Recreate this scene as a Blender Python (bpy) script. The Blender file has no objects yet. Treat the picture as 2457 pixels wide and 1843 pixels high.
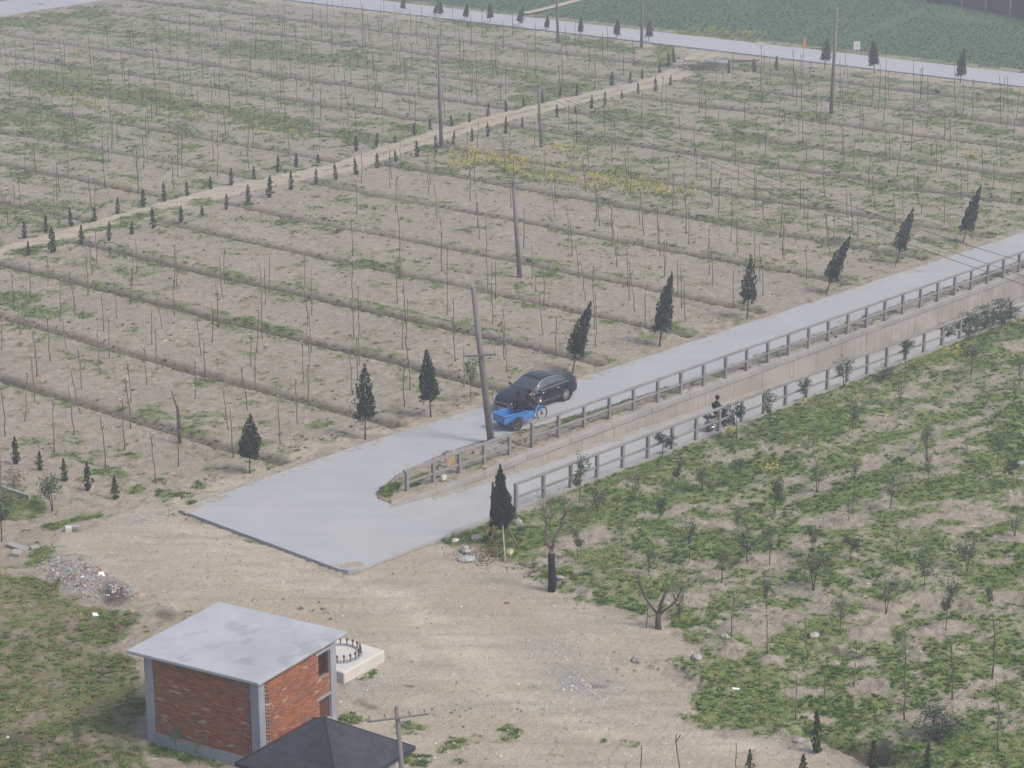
import bpy, bmesh, math, random
import numpy as np
from mathutils import Vector, Matrix

random.seed(7)
RNG = np.random.default_rng(11)
sc = bpy.context.scene
COL = sc.collection
PI = math.pi
R = math.radians

# ------------------------------------------------------------------ camera, sky, sun, exposure
CAM_H, PITCH, FPX = 33.0, R(17.25), 5277.0          # metres, radians, focal length in photograph pixels (2457 wide)
cam = bpy.data.cameras.new('camera')
cam.sensor_fit = 'HORIZONTAL'; cam.sensor_width = 36.0
cam.lens = 36.0 * FPX / 2457.0
cam.clip_start = 0.5; cam.clip_end = 6000
cam_o = bpy.data.objects.new('camera', cam); COL.objects.link(cam_o)
cam_o.location = (0, 0, CAM_H); cam_o.rotation_euler = (PI / 2 - PITCH, 0, 0)
sc.camera = cam_o

SUN_AZ, SUN_EL = R(118), R(52)                       # clockwise from +Y, above the horizon
world = bpy.data.worlds.new('World'); sc.world = world; world.use_nodes = True
wn = world.node_tree; wn.nodes.clear()
sky = wn.nodes.new('ShaderNodeTexSky'); sky.sky_type = 'NISHITA'; sky.sun_disc = False
sky.sun_elevation = SUN_EL; sky.sun_rotation = SUN_AZ
sky.air_density = 1.0; sky.dust_density = 4.0; sky.ozone_density = 1.0
bg = wn.nodes.new('ShaderNodeBackground'); bg.inputs['Strength'].default_value = 0.13
wo = wn.nodes.new('ShaderNodeOutputWorld')
wn.links.new(sky.outputs[0], bg.inputs['Color']); wn.links.new(bg.outputs[0], wo.inputs['Surface'])
sun = bpy.data.lights.new('sun', 'SUN'); sun.energy = 1.5; sun.angle = R(15); sun.color = (1.0, 0.965, 0.91)
sun_o = bpy.data.objects.new('sun', sun); COL.objects.link(sun_o)
sd = Vector((math.sin(SUN_AZ) * math.cos(SUN_EL), math.cos(SUN_AZ) * math.cos(SUN_EL), math.sin(SUN_EL)))
sun_o.rotation_euler = (-sd).to_track_quat('-Z', 'Y').to_euler(); sun_o.location = sd * 60
vs = sc.view_settings
vs.view_transform = 'Standard'; vs.look = 'None'; vs.gamma = 1.0; vs.use_curve_mapping = False
vs.exposure = 0.55

# ------------------------------------------------------------------ photograph pixel -> place
cP, sP = math.cos(PITCH), math.sin(PITCH)
def W(px, py, z=0.0):
    """ground point (height z) seen at photograph pixel"""
    x = (px - 1228.5) / FPX; v = (921.5 - py) / FPX
    dy, dz = cP + v * sP, -sP + v * cP
    t = (z - CAM_H) / dz
    return x * t, dy * t
def WY(px, py, Y):
    x = (px - 1228.5) / FPX; v = (921.5 - py) / FPX
    dy, dz = cP + v * sP, -sP + v * cP
    t = Y / dy
    return x * t, Y, CAM_H + dz * t
def PX(x, y, z=0.0):
    zz = z - CAM_H
    dep = y * cP - zz * sP; u = y * sP + zz * cP
    return 1228.5 + FPX * x / dep, 921.5 - FPX * u / dep
def S(r, x, y):
    ox, oy = {1: (0, 0), 2: (820, 0), 3: (1637, 0), 4: (0, 615), 5: (820, 615), 6: (1637, 615),
              7: (0, 1228), 8: (820, 1228), 9: (1637, 1228)}[r]
    return ox + x / 2.698, oy + y / 2.698
# road frame: u along the concrete road, v to its right (towards the camera)
RA = R(47.5); UX, UY = math.cos(RA), math.sin(RA); VX, VY = UY, -UX
OX, OY = -4.61, 90.24
def uv2w(u, v): return OX + u * UX + v * VX, OY + u * UY + v * VY
def w2uv(x, y):
    dx, dy = x - OX, y - OY
    return dx * UX + dy * UY, dx * VX + dy * VY
# furrow frame: n across the furrows, m along them
FA = R(-39.8); MX, MY = math.cos(FA), math.sin(FA); NX, NY = -math.sin(FA), math.cos(FA)

# ------------------------------------------------------------------ noise
def _hash(i, j, s):
    h = (i.astype(np.int64) * 374761393 + j.astype(np.int64) * 668265263 + s * 1442695041) & 0xFFFFFFFF
    h = ((h ^ (h >> 13)) * 1274126177) & 0xFFFFFFFF
    return ((h ^ (h >> 16)) & 0xFFFF) / 65535.0
def vnoise(x, y, s=0):
    i, j = np.floor(x), np.floor(y); fx, fy = x - i, y - j
    fx = fx * fx * (3 - 2 * fx); fy = fy * fy * (3 - 2 * fy)
    a = _hash(i, j, s); b = _hash(i + 1, j, s); c = _hash(i, j + 1, s); d = _hash(i + 1, j + 1, s)
    return (a + (b - a) * fx) * (1 - fy) + (c + (d - c) * fx) * fy
def fbm(x, y, s=0, o=4):
    t = 0; a = 0.5; n = 0
    for k in range(o):
        t = t + a * vnoise(x * 2 ** k + 17.3 * k, y * 2 ** k - 9.1 * k, s + k); n += a; a *= 0.55
    return t / n
def sstep(a, b, x):
    t = np.clip((x - a) / (b - a), 0, 1); return t * t * (3 - 2 * t)
def inpoly(px, py, poly):
    ins = np.zeros(px.shape, bool); n = len(poly)
    for k in range(n):
        x1, y1 = poly[k]; x2, y2 = poly[(k + 1) % n]
        if y1 == y2: continue
        c = ((y1 > py) != (y2 > py)) & (px < (x2 - x1) * (py - y1) / (y2 - y1) + x1)
        ins ^= c
    return ins
def polydist(x, y, pts):
    """distance to a polyline"""
    d = np.full(x.shape, 1e9)
    for (x1, y1), (x2, y2) in zip(pts[:-1], pts[1:]):
        ex, ey = x2 - x1, y2 - y1; L = ex * ex + ey * ey + 1e-9
        t = np.clip(((x - x1) * ex + (y - y1) * ey) / L, 0, 1)
        d = np.minimum(d, np.hypot(x - x1 - t * ex, y - y1 - t * ey))
    return d
def ell(px, py, L, soft=0.55):
    """soft union of ellipses given as photograph pixels (cx, cy, rx, ry, tilt, strength)"""
    m = np.zeros(px.shape)
    for (cx, cy, rx, ry, rot, st) in L:
        near = (np.abs(px - cx) < (rx + ry) * 1.6) & (np.abs(py - cy) < (rx + ry) * 1.6)
        if not near.any(): continue
        c, s = math.cos(R(rot)), math.sin(R(rot))
        dx, dy = px[near] - cx, py[near] - cy
        a = (dx * c + dy * s) / rx; b = (-dx * s + dy * c) / ry
        q = np.sqrt(a * a + b * b)
        m[near] = np.maximum(m[near], st * (1 - sstep(soft, 1.45, q)))
    return m

# ------------------------------------------------------------------ layout of the ground (all read off the photograph, then put on the ground plane)
ROAD_UP = [(-8.1, -5.6), (-1, -6.0), (4, -6.1), (11, -5.75), (20, -5.4), (40, -5.35), (62, -5.3), (111, -5.3)]
ROAD_LOW = [(-1.45, -0.3), (-1.0, -0.9), (1.1, -1.8), (3.4, -2.2), (5.2, -2.35), (7.2, -2.3), (9, -2.05), (14, -1.5), (20, -1.15), (30, -1.25), (40, -1.4), (55, -1.6), (111, -1.7)]
PAD_EDGE = [(-8.1, 4.3), (-7.95, 4.7), (-7.5, 4.9), (-2.2, 4.9)]
LANE_Z = [(-2.2, 0.05), (0, -0.12), (2.5, -0.25), (5, -0.42), (8, -0.60), (20, -0.97), (30, -1.3), (45, -1.7), (70, -2.4)]
WALL_V = [(-1.2, 0.80), (2.5, 0.80), (7, 0.48), (20, 0.20), (28, 0.12), (45, -0.02), (70, -0.2)]      # front face of the ramp wall
def interp(L, u): return np.interp(u, [a for a, b in L], [b for a, b in L])
ISLAND_TIP = [(-2.2, 0.85), (-1.7, 0.75), (-1.5, 0.45)]
FURROWS_A = [65.8, 73.1, 80.7, 87.4, 94.7, 101.4, 110.0, 118.2, 126.2, 136.2, 144.4, 153.9, 163.2, 172.0]
FURROWS_B = [83.5, 91.9, 100.0, 108.6, 116.5, 125.0, 133.4, 142.0, 151.0, 160.0, 169.0]
FAR_N = (180.0, 186.5)
TRACK_PX = [S(1, -500, 1760), S(1, 100, 1615), S(1, 600, 1480), S(1, 1100, 1335), S(1, 1500, 1225), S(1, 2212, 1085), S(2, 400, 945), S(2, 800, 825), S(2, 1100, 745), S(2, 1500, 650), S(2, 1900, 562), S(2, 2150, 490), S(3, 150, 350)]
TRACK = [W(*p) for p in TRACK_PX]
TRACK_EXT = [W(-900, 840)] + TRACK
def track_side(x, y):
    """>0 : beyond the track (upper left field)"""
    ys = [p[1] for p in TRACK_EXT]; xs = [p[0] for p in TRACK_EXT]
    return np.interp(y, ys, xs) - x

GRASS = [(120, 45, 160, 16, -8, .9), (330, 75, 260, 30, 6, .62), (300, 150, 200, 28, 8, .5), (150, 200, 170, 35, 8, .9), (370, 240, 150, 26, 10, .95),
 (640, 285, 160, 26, 10, .95), (100, 300, 140, 45, 10, .8), (60, 250, 80, 20, 6, .6), (250, 320, 120, 25, 8, .5), (60, 420, 70, 25, 5, .7), (200, 430, 60, 15, 5, .6),
 (640, 125, 200, 28, 6, .8), (700, 60, 150, 18, 6, .4), (890, 148, 140, 30, 6, .8), (1190, 167, 180, 22, 6, .8), (1340, 210, 110, 22, 0, .9), (1283, 237, 60, 14, 0, .8),
 (1150, 55, 120, 13, 8, .95), (1413, 105, 120, 12, 8, .95), (1590, 130, 25, 35, 0, .9), (1413, 200, 30, 12, 0, .8), (845, 325, 60, 22, 5, .9), (985, 312, 60, 15, -5, .8),
 (1525, 290, 130, 35, 10, .75), (1395, 325, 130, 28, 10, .7), (1190, 312, 40, 12, 0, .6), (1050, 365, 60, 14, 0, .6), (1280, 345, 60, 14, 0, .6),
 (1767, 225, 110, 25, 6, .75), (1896, 204, 90, 15, 6, .65), (2063, 222, 40, 10, 0, .8), (2120, 190, 130, 7, 6, .95), (2415, 222, 70, 7, 5, .95), (1934, 275, 120, 13, 8, .7),
 (1785, 304, 150, 15, 8, .85), (1804, 337, 110, 16, 8, .8), (1889, 363, 40, 10, 0, .85), (2230, 285, 100, 16, 5, .6), (2378, 315, 60, 16, 0, .8), (2100, 337, 50, 10, 5, .6),
 (1674, 420, 40, 12, 5, .5), (2282, 448, 18, 10, 0, .95), (1982, 487, 20, 6, 0, .8), (2230, 463, 60, 8, 8, .6), (2248, 593, 30, 6, 0, .6), (2350, 545, 30, 6, 0, .6),
 (111, 589, 110, 11, -14, 1), (259, 545, 80, 9, -14, 1), (352, 515, 90, 8, -12, .9), (493, 485, 45, 9, 0, 1), (593, 493, 15, 8, 0, 1),
 (37, 722, 60, 25, 5, 1), (96, 752, 55, 14, 5, 1), (207, 756, 20, 8, 0, .8), (111, 662, 70, 10, 14, .85), (260, 695, 130, 7, 13, .75), (400, 728, 90, 7, 13, .55), (630, 781, 80, 8, 13, .85),
 (352, 993, 30, 9, 0, .8), (385, 990, 22, 8, 0, .8), (285, 980, 18, 9, 0, .9), (530, 1015, 20, 6, 0, .8), (482, 1034, 50, 8, 5, .6), (297, 1097, 30, 8, 0, .6), (260, 1138, 60, 12, 5, .6),
 (330, 1175, 18, 12, 0, .9), (400, 1182, 30, 10, 0, .8), (775, 1015, 40, 10, -10, .8), (760, 990, 30, 6, 0, .6), (590, 1125, 25, 8, 0, .8), (800, 1000, 30, 10, -15, .7), (690, 1090, 40, 8, -20, .6), (225, 960, 20, 6, 0, .7), (160, 840, 30, 8, 0, .5), (100, 890, 40, 10, 0, .4), (340, 1045, 30, 8, 0, .5), (640, 1060, 25, 7, 0, .6), (730, 1020, 20, 7, 0, .7),
 (55, 1208, 55, 26, 8, 1), (10, 1215, 30, 30, 0, .8), (912, 640, 70, 9, 14, .85), (1320, 663, 35, 10, 5, .95), (1446, 687, 22, 8, 0, .85), (1239, 693, 15, 6, 0, .9), (1060, 690, 20, 5, 0, .6), (1390, 790, 18, 7, 0, .6), (1460, 775, 22, 6, 0, .7),
 (942, 1175, 32, 14, -20, 1), (1002, 1163, 22, 14, -20, .9), (1257, 1043, 55, 7, -20, 1), (1376, 1008, 60, 8, -20, 1), (1469, 978, 60, 8, -20, .8), (1543, 952, 50, 8, -20, .9), (1617, 930, 40, 8, -20, .9),
 (1652, 920, 30, 8, -20, 1), (1726, 895, 28, 7, -20, .9), (1844, 850, 34, 6, -20, .8), (1993, 799, 24, 6, -20, .8), (2119, 755, 24, 6, -20, .8), (2380, 668, 30, 8, -20, .7),
 (987, 1747, 50, 20, 0, .6), (1116, 1784, 80, 20, -10, .6), (1213, 1762, 40, 30, 0, .55), (1505, 1788, 32, 11, 5, .9), (1005, 1820, 40, 18, 0, .8), (831, 1721, 42, 14, 0, .9), (1340, 1800, 30, 12, 0, .5), (1450, 1780, 10, 8, 0, .8), (1120, 1830, 60, 12, 0, .6),
 (393, 1799, 50, 20, 10, 1), (463, 1817, 60, 14, 14, 1), (296, 1740, 50, 40, 0, .85), (126, 1265, 25, 10, -10, 1), (93, 1335, 35, 12, -15, 1), (45, 1240, 45, 16, 0, .8), (170, 1250, 50, 10, -15, .7), (225, 1235, 30, 8, -15, .7),
 (1130, 1275, 60, 22, -20, .95), (1180, 1290, 50, 20, 0, .8), (1215, 1345, 40, 8, 12, .5), (1295, 1375, 40, 8, 12, .5), (908, 1585, 10, 6, 0, .8), (880, 1618, 22, 8, -20, .9)]
# right-hand orchard: green all over but for these bare patches
BARE = [(1960, 1165, 120, 13, -27, 1), (2130, 1085, 150, 13, -24, 1), (2340, 1005, 140, 12, -20, .95), (2250, 1130, 130, 26, -20, .75), (2080, 1215, 120, 26, -18, .7), (2167, 949, 70, 14, -8, .9), (2100, 1008, 50, 13, 0, .8), (2267, 985, 45, 10, 0, .8), (2248, 1034, 60, 16, -15, .8), (1945, 1115, 40, 13, -20, .8), (1919, 1152, 40, 12, -20, .8),
 (2060, 1130, 210, 17, -24, .95), (2290, 1060, 120, 12, -22, .7), (2193, 1152, 60, 15, -10, .9), (2008, 1250, 130, 22, 4, .9), (2160, 1215, 90, 14, 0, .8), (2026, 1369, 42, 8, 0, .9), (2193, 1436, 62, 11, -5, .95), (2119, 1473, 62, 19, -12, .95), (2248, 1510, 95, 26, -15, 1),
 (2100, 1513, 75, 16, -22, 1), (2415, 1436, 42, 16, 0, .9), (2082, 1654, 72, 22, 18, .95), (1800, 1513, 80, 18, 10, .95), (1896, 1413, 42, 14, 0, .85), (1748, 1562, 38, 16, 0, .95), (1840, 1595, 32, 17, 0, .95), (2397, 1606, 52, 13, 20, .95),
 (2400, 1345, 60, 10, 0, .8), (1400, 1290, 110, 26, -12, 1), (1330, 1350, 90, 25, 10, 1), (1290, 1250, 40, 10, -10, .6), (1690, 1350, 50, 16, 0, .75), (1500, 1370, 40, 12, 0, .7), (1600, 1230, 60, 12, -15, .7), (1760, 1270, 60, 12, -10, .7), (1850, 1330, 50, 12, 0, .8), (1960, 1310, 40, 10, 0, .8),
 (1640, 1440, 60, 12, 10, .6), (1720, 1400, 40, 9, 0, .7), (2330, 1300, 40, 9, -10, .7), (2430, 1300, 40, 12, 0, .7), (1930, 1650, 60, 14, 0, .85), (2380, 1250, 70, 9, -15, .6), (2230, 1250, 60, 9, -10, .7), (1780, 1100, 40, 9, -10, .5), (2030, 1060, 50, 9, -15, .7), (1560, 1180, 40, 8, -10, .5), (2010, 1590, 50, 10, 10, .8), (2200, 1720, 90, 16, 10, .8), (1960, 1720, 80, 14, 10, .9), (2350, 1690, 60, 10, 10, .7)]
ORCHARD = [(1130, 1235), (1245, 1215), (2457, 700), (2700, 600), (2900, 2200), (2300, 2200), (2080, 1830), (1900, 1770), (1760, 1735), (1640, 1715), (1700, 1640), (1560, 1590), (1690, 1545), (1590, 1490), (1440, 1440), (1330, 1420), (1180, 1330)]
YARD = [(440, 1235), (820, 1378), (1065, 1298), (1140, 1335), (1290, 1395), (1420, 1450), (1580, 1500), (1690, 1560), (1600, 1610), (1680, 1680), (1640, 1730), (1900, 1790), (2080, 1860), (2300, 2300), (700, 2300), (760, 1800), (830, 1600), (530, 1470), (400, 1475), (330, 1410), (130, 1310), (250, 1245), (380, 1215)]
VERGE = [(430, 1232), (660, 1120), (900, 1045), (1180, 970), (1178, 948), (880, 1025), (640, 1098), (480, 1165), (380, 1200)]
OLIVE = [(-400, 1340), (130, 1385), (300, 1485), (290, 1560), (345, 1640), (360, 1800), (340, 2200), (-400, 2200)]
YELLOW = [(1155, 385, 110, 20, 8, 1), (1283, 412, 120, 24, 9, 1), (1413, 440, 100, 20, 9, 1), (1543, 455, 90, 18, 8, .9), (1376, 375, 80, 11, 8, .75), (1098, 400, 50, 13, 5, .9), (1722, 426, 30, 8, 5, .8), (1648, 467, 30, 13, 0, .8), (2334, 378, 14, 5, 0, .8),
 (300, 452, 28, 8, 0, .8), (470, 290, 60, 10, 8, .5), (640, 325, 40, 9, 8, .6), (150, 235, 60, 12, 8, .35), (215, 255, 60, 12, 8, .4), (700, 330, 40, 8, 5, .5), (190, 130, 20, 12, 0, .4), (45, 195, 15, 8, 0, .5), (2285, 860, 35, 14, -10, .8), (2330, 850, 20, 9, 0, .5), (2420, 880, 30, 10, -15, .5), (1855, 1140, 30, 6, 0, .5), (1750, 1045, 20, 6, 0, .6), (1300, 1010, 8, 3, 0, .2), (2100, 1020, 80, 18, 0, .2), (1750, 85, 120, 9, 4, .55), (1815, 90, 8, 6, 0, .8), (2320, 152, 14, 6, 0, .7), (2310, 45, 8, 5, 0, .8), (2360, 44, 8, 4, 0, .8), (1950, 975, 60, 12, -15, .3)]
GRAVEL = [(190, 1385, 75, 40, 20, 1), (330, 1245, 45, 14, -5, .8), (260, 1415, 60, 35, 20, .9), (985, 1523, 20, 6, 0, .7), (1390, 1640, 100, 40, 8, 1), (1330, 1560, 60, 26, 10, .6), (860, 1640, 50, 36, 0, .7), (1110, 1690, 80, 16, 0, .35), (1310, 1700, 60, 20, 0, .4), (1090, 1095, 60, 10, -20, .8), (1190, 1065, 40, 8, -20, .9), (850, 1480, 60, 16, 0, .4), (1660, 160, 70, 16, 8, .8), (960, 1700, 50, 12, 0, .3)]
DARKDIRT = [(285, 1430, 40, 28, 10, .9), (390, 1478, 30, 14, 10, .7), (2082, 1800, 115, 22, 15, 1), (240, 1680, 110, 11, -22, .9), (60, 1775, 70, 12, 12, .8), (1440, 1650, 26, 5, 0, .5), (975, 1648, 10, 4, 0, .8), (880, 1690, 30, 10, 10, .6), (1990, 1560, 60, 10, 10, .6)]
PALE = [(960, 1440, 130, 26, 28, .8), (1060, 1510, 120, 30, 35, .8), (1130, 1590, 110, 32, 38, .85), (1230, 1670, 120, 26, 30, .8), (1400, 1745, 150, 22, 18, .7), (1080, 1560, 160, 70, 5, .55), (1180, 1630, 140, 40, 5, .55), (700, 1380, 200, 50, 15, .5), (560, 1310, 150, 40, 15, .5), (1750, 1790, 170, 25, 12, .6), (900, 1440, 120, 25, 0, .4), (390, 430, 300, 6, -14, .2)]

def ground(x, y, detail=True):
    """height and surface masks of the terrain at world points"""
    px, py = PX(x, y, 0.0)
    u, v = w2uv(x, y)
    n = x * NX + y * NY; m = x * MX + y * MY
    ins_road = (u > -8.1) & (v > interp(ROAD_UP, u)) & (v < np.where(u < -1.45, 4.9, interp(ROAD_LOW, u))) & (u < 113)
    wv = interp(WALL_V, u)
    lane = (u > -2.2) & (v > wv - 0.17) & (v < 4.78) & (u < 72)
    far = (n > FAR_N[0]) & (n < FAR_N[1])
    ts = track_side(x, y)
    up_edge = interp(ROAD_UP, u)
    fieldA = (ts < -1.6) & (v < up_edge - 0.9) & (n < 177) & (u > -8.5)
    fieldB = (ts > 1.6) & (n < 177)
    td = polydist(x, y, TRACK_EXT)
    # furrows
    wob = (fbm(m * .12, n * .12, 3, 3) - .5) * .55
    fur = np.zeros(x.shape); bank = np.zeros(x.shape)
    for L, mask in ((FURROWS_A, fieldA), (FURROWS_B, fieldB)):
        L = np.array(L)
        d = np.min(np.abs(n[..., None] + wob[..., None] - L), axis=-1) if False else None
        idx = np.clip(np.searchsorted(L, n + wob), 1, len(L) - 1)
        d = np.minimum(np.abs(n + wob - L[idx]), np.abs(n + wob - L[idx - 1]))
        fade = np.clip(vnoise(m * .05 + 4, n * .3, 9) * 2.2 - .05, 0.7, 1)
        fur = np.maximum(fur, np.where(mask, (1 - sstep(.2 + np.clip(n - 110, 0, 70) * .004, .62 + np.clip(n - 110, 0, 70) * .007, d)) * fade, 0))
        bank = np.maximum(bank, np.where(mask, (1 - sstep(.0, .6, np.abs(d - .9))) * fade, 0))
    z = np.zeros(x.shape)
    z -= fur * .26
    z += bank * .05
    big = fbm(x * .18, y * .18, 21, 3) - .5
    z += np.where(fieldA | fieldB, big * .16, big * .12)
    wx1, wy1 = (fbm(x * .55, y * .55, 141, 4) - .5) * 130, (fbm(x * .55, y * .55, 151, 4) - .5) * 80      # ragged outlines
    wx2, wy2 = (fbm(x * 1.3, y * 1.3, 161, 3) - .5) * 90, (fbm(x * 1.3, y * 1.3, 171, 3) - .5) * 54
    def ragged(poly): return (inpoly(px + wx1, py + wy1, poly).astype(float) + inpoly(px + wx2 + wx1 * .5, py + wy2 + wy1 * .5, poly) + inpoly(px + wx1 - wx2, py + wy1 - wy2, poly)) / 3
    pxw, pyw = px + wx1 * .27 + wx2 * .27, py + wy1 * .25 + wy2 * .27
    orch_s = ragged(ORCHARD); orch = orch_s > .5
    z += np.where(orch, (fbm(x * .45, y * .45, 31, 3) - .45) * .5, 0)
    yard_s = ragged(YARD); yard = yard_s > .5
    pile = ell(px, py, [(205, 1392, 95, 38, 22, 1), (285, 1430, 50, 26, 10, .8), (1760, 1560, 40, 16, 0, .7), (1845, 1592, 34, 18, 0, .7), (2248, 1505, 80, 20, -15, .6), (2193, 1432, 55, 12, 0, .5), (1655, 155, 45, 10, 4, 1.0), (2150, 1650, 50, 16, 15, .6)], .1)
    z += pile * .28
    pit = ell(pxw, pyw, [(2082, 1800, 115, 18, 15, 1), (240, 1680, 110, 10, -22, .5), (1990, 1562, 60, 8, 10, .4)], .6)
    z -= pit * .85
    # keep clear of hard surfaces
    droad = np.minimum.reduce([np.abs(v - up_edge) + np.where((u < -8.1), -(u + 8.1), 0), np.full(x.shape, 9.)])
    nearpad = (u > -9.5) & (u < 113) & (v > up_edge - 1.2) & (v < 6.3)
    z = np.where(nearpad, z * .25 - .06, z)
    z = np.where((n > 176) & (n < 190), z * .3 - .05, z)
    z = np.where(td < 1.5, z * .35, z)
    isl = (u > -1.9) & (u < 72) & (v > interp(ROAD_LOW, u)) & (v <= wv - .17)
    z = np.where(isl, .03 + .10 * fbm(x * 1.2, y * 1.2, 8, 3), z)
    clod = fbm(x * 3.6, y * 3.6, 41, 4) - .5
    fine = vnoise(x * 9., y * 9., 51) - .5
    amp = np.where(fieldA | fieldB, 1.0, np.where(orch, 1.3, np.where(yard, .45, .8)))
    amp = np.where(td < 1.5, .35, amp)
    if detail: z += clod * .15 * amp + fine * .06 * amp
    z = np.where(ins_road, -.22, z)
    z = np.where(far, -.20, z)
    z = np.where(lane, interp(LANE_Z, u) - .25, z)
    # ---- masks
    g = ell(pxw, pyw, GRASS)
    go = .80 * orch_s + np.where(orch, (fbm(u * .13, v * .55, 191, 3) - .5) * .75, 0); go = np.clip(go - ell(pxw, pyw, BARE, .0) * .8, 0, 1) * np.where(orch_s > 0, 1, 0)
    g = np.maximum(g, go)
    ol_s = ragged(OLIVE); ol = ol_s > .5
    g = np.maximum(g, np.where(ol_s > 0, ol_s * (.74 + .6 * (fbm(x * .6, y * .6, 61, 3) - .4)), 0))
    sp = np.where(fieldA, .16, np.where(fieldB, .40, .08))
    sp = np.where(orch | ol, 0, sp); sp = np.where(yard, 0, sp)
    sp = sp + np.where(fieldA & (n > 118), .26, 0) + np.where(fieldA, .05, 0)
    g = np.maximum(g, sp)
    g = np.maximum(g, bank * .56)
    crop = (n > FAR_N[1] + 2.5).astype(float)
    verge2 = (n > FAR_N[1]) & (crop == 0)
    g = np.where(verge2, .55, g)
    g = np.where(fur > .35, g * .35, g)
    streak = np.where(orch, fbm(u * .2, v * .8, 71, 4), fbm(m * .22, n * .75, 71, 4))
    spots = fbm(x * 1.1, y * 1.1, 81, 3)
    spk = fbm(x * 3.1, y * 3.1, 83, 2)
    g_eff = np.clip((g * 1.35 + (streak - .5) * 1.15 + (spots - .5) * 1.7 + (spk - .5) * 1.0 - .40) * 1.35, 0, 1) * np.where(g > .01, 1, 0)
    trackm = (td < 1.35) & (n < 178)
    gt = ell(px, py, [(111, 589, 125, 11, -14, 1), (259, 545, 90, 9, -14, 1), (352, 515, 95, 8, -12, .9), (493, 485, 45, 9, 0, 1)])
    mid = trackm & (np.abs(td) < .28) & (px > 700)
    g_eff = np.where(trackm, np.where(mid, .4 * (spots > .45), np.where(gt > .3, g_eff, 0)), g_eff)
    g_eff = np.where(ins_road | lane | far, 0, g_eff) * (1 - .92 * sstep(.3, .7, ell(pxw, pyw, DARKDIRT, .3)))
    verge = ragged(VERGE) > .5
    sand = yard_s.copy()
    sand = np.maximum(sand, np.where(verge, .9, 0)); sand = np.maximum(sand, np.where(trackm, .85, 0))
    sand = np.maximum(sand, np.where((n > 177) & (n < 180.4), .6, 0))
    sand = np.maximum(sand, .5 * ell(px, py, [(620, 1090, 200, 14, -22, 1), (1500, 860, 160, 10, -18, .6), (150, 1170, 160, 22, 15, 1), (420, 1215, 60, 16, 0, 1)]))
    pale = np.maximum(ell(pxw, pyw, PALE), np.where(trackm, .5, 0))
    yel = ell(pxw, pyw, YELLOW, .25)
    grav = ell(pxw, pyw, GRAVEL, .2)
    dark = np.maximum(ell(pxw, pyw, DARKDIRT, .45), fur * 1.0)
    return dict(z=z, grass=g_eff, sand=sand, pale=pale, yellow=yel, gravel=grav, dark=dark, crop=crop, olive=ol_s, orch=orch.astype(float),
                hard=(ins_road | lane | far), lane=lane, n=n, m=m, u=u, v=v, px=px, py=py, track=trackm, A=fieldA, B=fieldB, yard=yard)
def gz(x, y):
    g = ground(np.array([float(x)]), np.array([float(y)])); return float(g['z'][0])

# ------------------------------------------------------------------ materials
def new_mat(name):
    m = bpy.data.materials.new(name); m.use_nodes = True
    nt = m.node_tree; nt.nodes.clear()
    out = nt.nodes.new('ShaderNodeOutputMaterial'); b = nt.nodes.new('ShaderNodeBsdfPrincipled')
    nt.links.new(b.outputs[0], out.inputs['Surface'])
    return m, nt, b
class NT:
    """small helper to write node graphs"""
    def __init__(s, nt): s.nt = nt
    def n(s, t, **k):
        nd = s.nt.nodes.new(t)
        for a, b in k.items(): setattr(nd, a, b)
        return nd
    def put(s, sock, v):
        if hasattr(v, 'is_output'): s.nt.links.new(v, sock)
        elif v is not None: sock.default_value = v
    def attr(s, name):
        a = s.n('ShaderNodeAttribute'); a.attribute_name = name; return a.outputs['Fac']
    def noise(s, scale, detail=4, vec=None, rough=.6, dist=0):
        a = s.n('ShaderNodeTexNoise'); a.inputs['Scale'].default_value = scale; a.inputs['Detail'].default_value = detail
        a.inputs['Roughness'].default_value = rough; a.inputs['Distortion'].default_value = dist
        if vec is not None: s.nt.links.new(vec, a.inputs['Vector'])
        return a.outputs[0]
    def pos(s): return s.n('ShaderNodeNewGeometry').outputs['Position']
    def obj(s): return s.n('ShaderNodeTexCoord').outputs['Object']
    def scale(s, vec, sc_, rot=0):
        a = s.n('ShaderNodeMapping'); a.inputs['Scale'].default_value = sc_; a.inputs['Rotation'].default_value = (0, 0, rot)
        s.nt.links.new(vec, a.inputs['Vector']); return a.outputs[0]
    def math(s, op, a, b=None, clamp=False):
        q = s.n('ShaderNodeMath', operation=op); q.use_clamp = clamp
        s.put(q.inputs[0], a)
        if b is not None: s.put(q.inputs[1], b)
        return q.outputs[0]
    def ramp(s, f, a, b):
        q = s.n('ShaderNodeMapRange'); q.interpolation_type = 'SMOOTHSTEP'
        s.put(q.inputs['Value'], f); q.inputs['From Min'].default_value = a; q.inputs['From Max'].default_value = b
        return q.outputs['Result']
    def mix(s, f, a, b, mode='MIX'):
        q = s.n('ShaderNodeMix', data_type='RGBA', blend_type=mode)
        s.put(q.inputs['Factor'], f)
        for i, v in ((6, a), (7, b)):
            if isinstance(v, tuple): q.inputs[i].default_value = (*v, 1) if len(v) == 3 else v
            else: s.nt.links.new(v, q.inputs[i])
        return q.outputs[2]
    def bump(s, h, strength, dist, b):
        q = s.n('ShaderNodeBump'); q.inputs['Strength'].default_value = strength; q.inputs['Distance'].default_value = dist
        s.nt.links.new(h, q.inputs['Height']); s.nt.links.new(q.outputs[0], b.inputs['Normal'])

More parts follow.
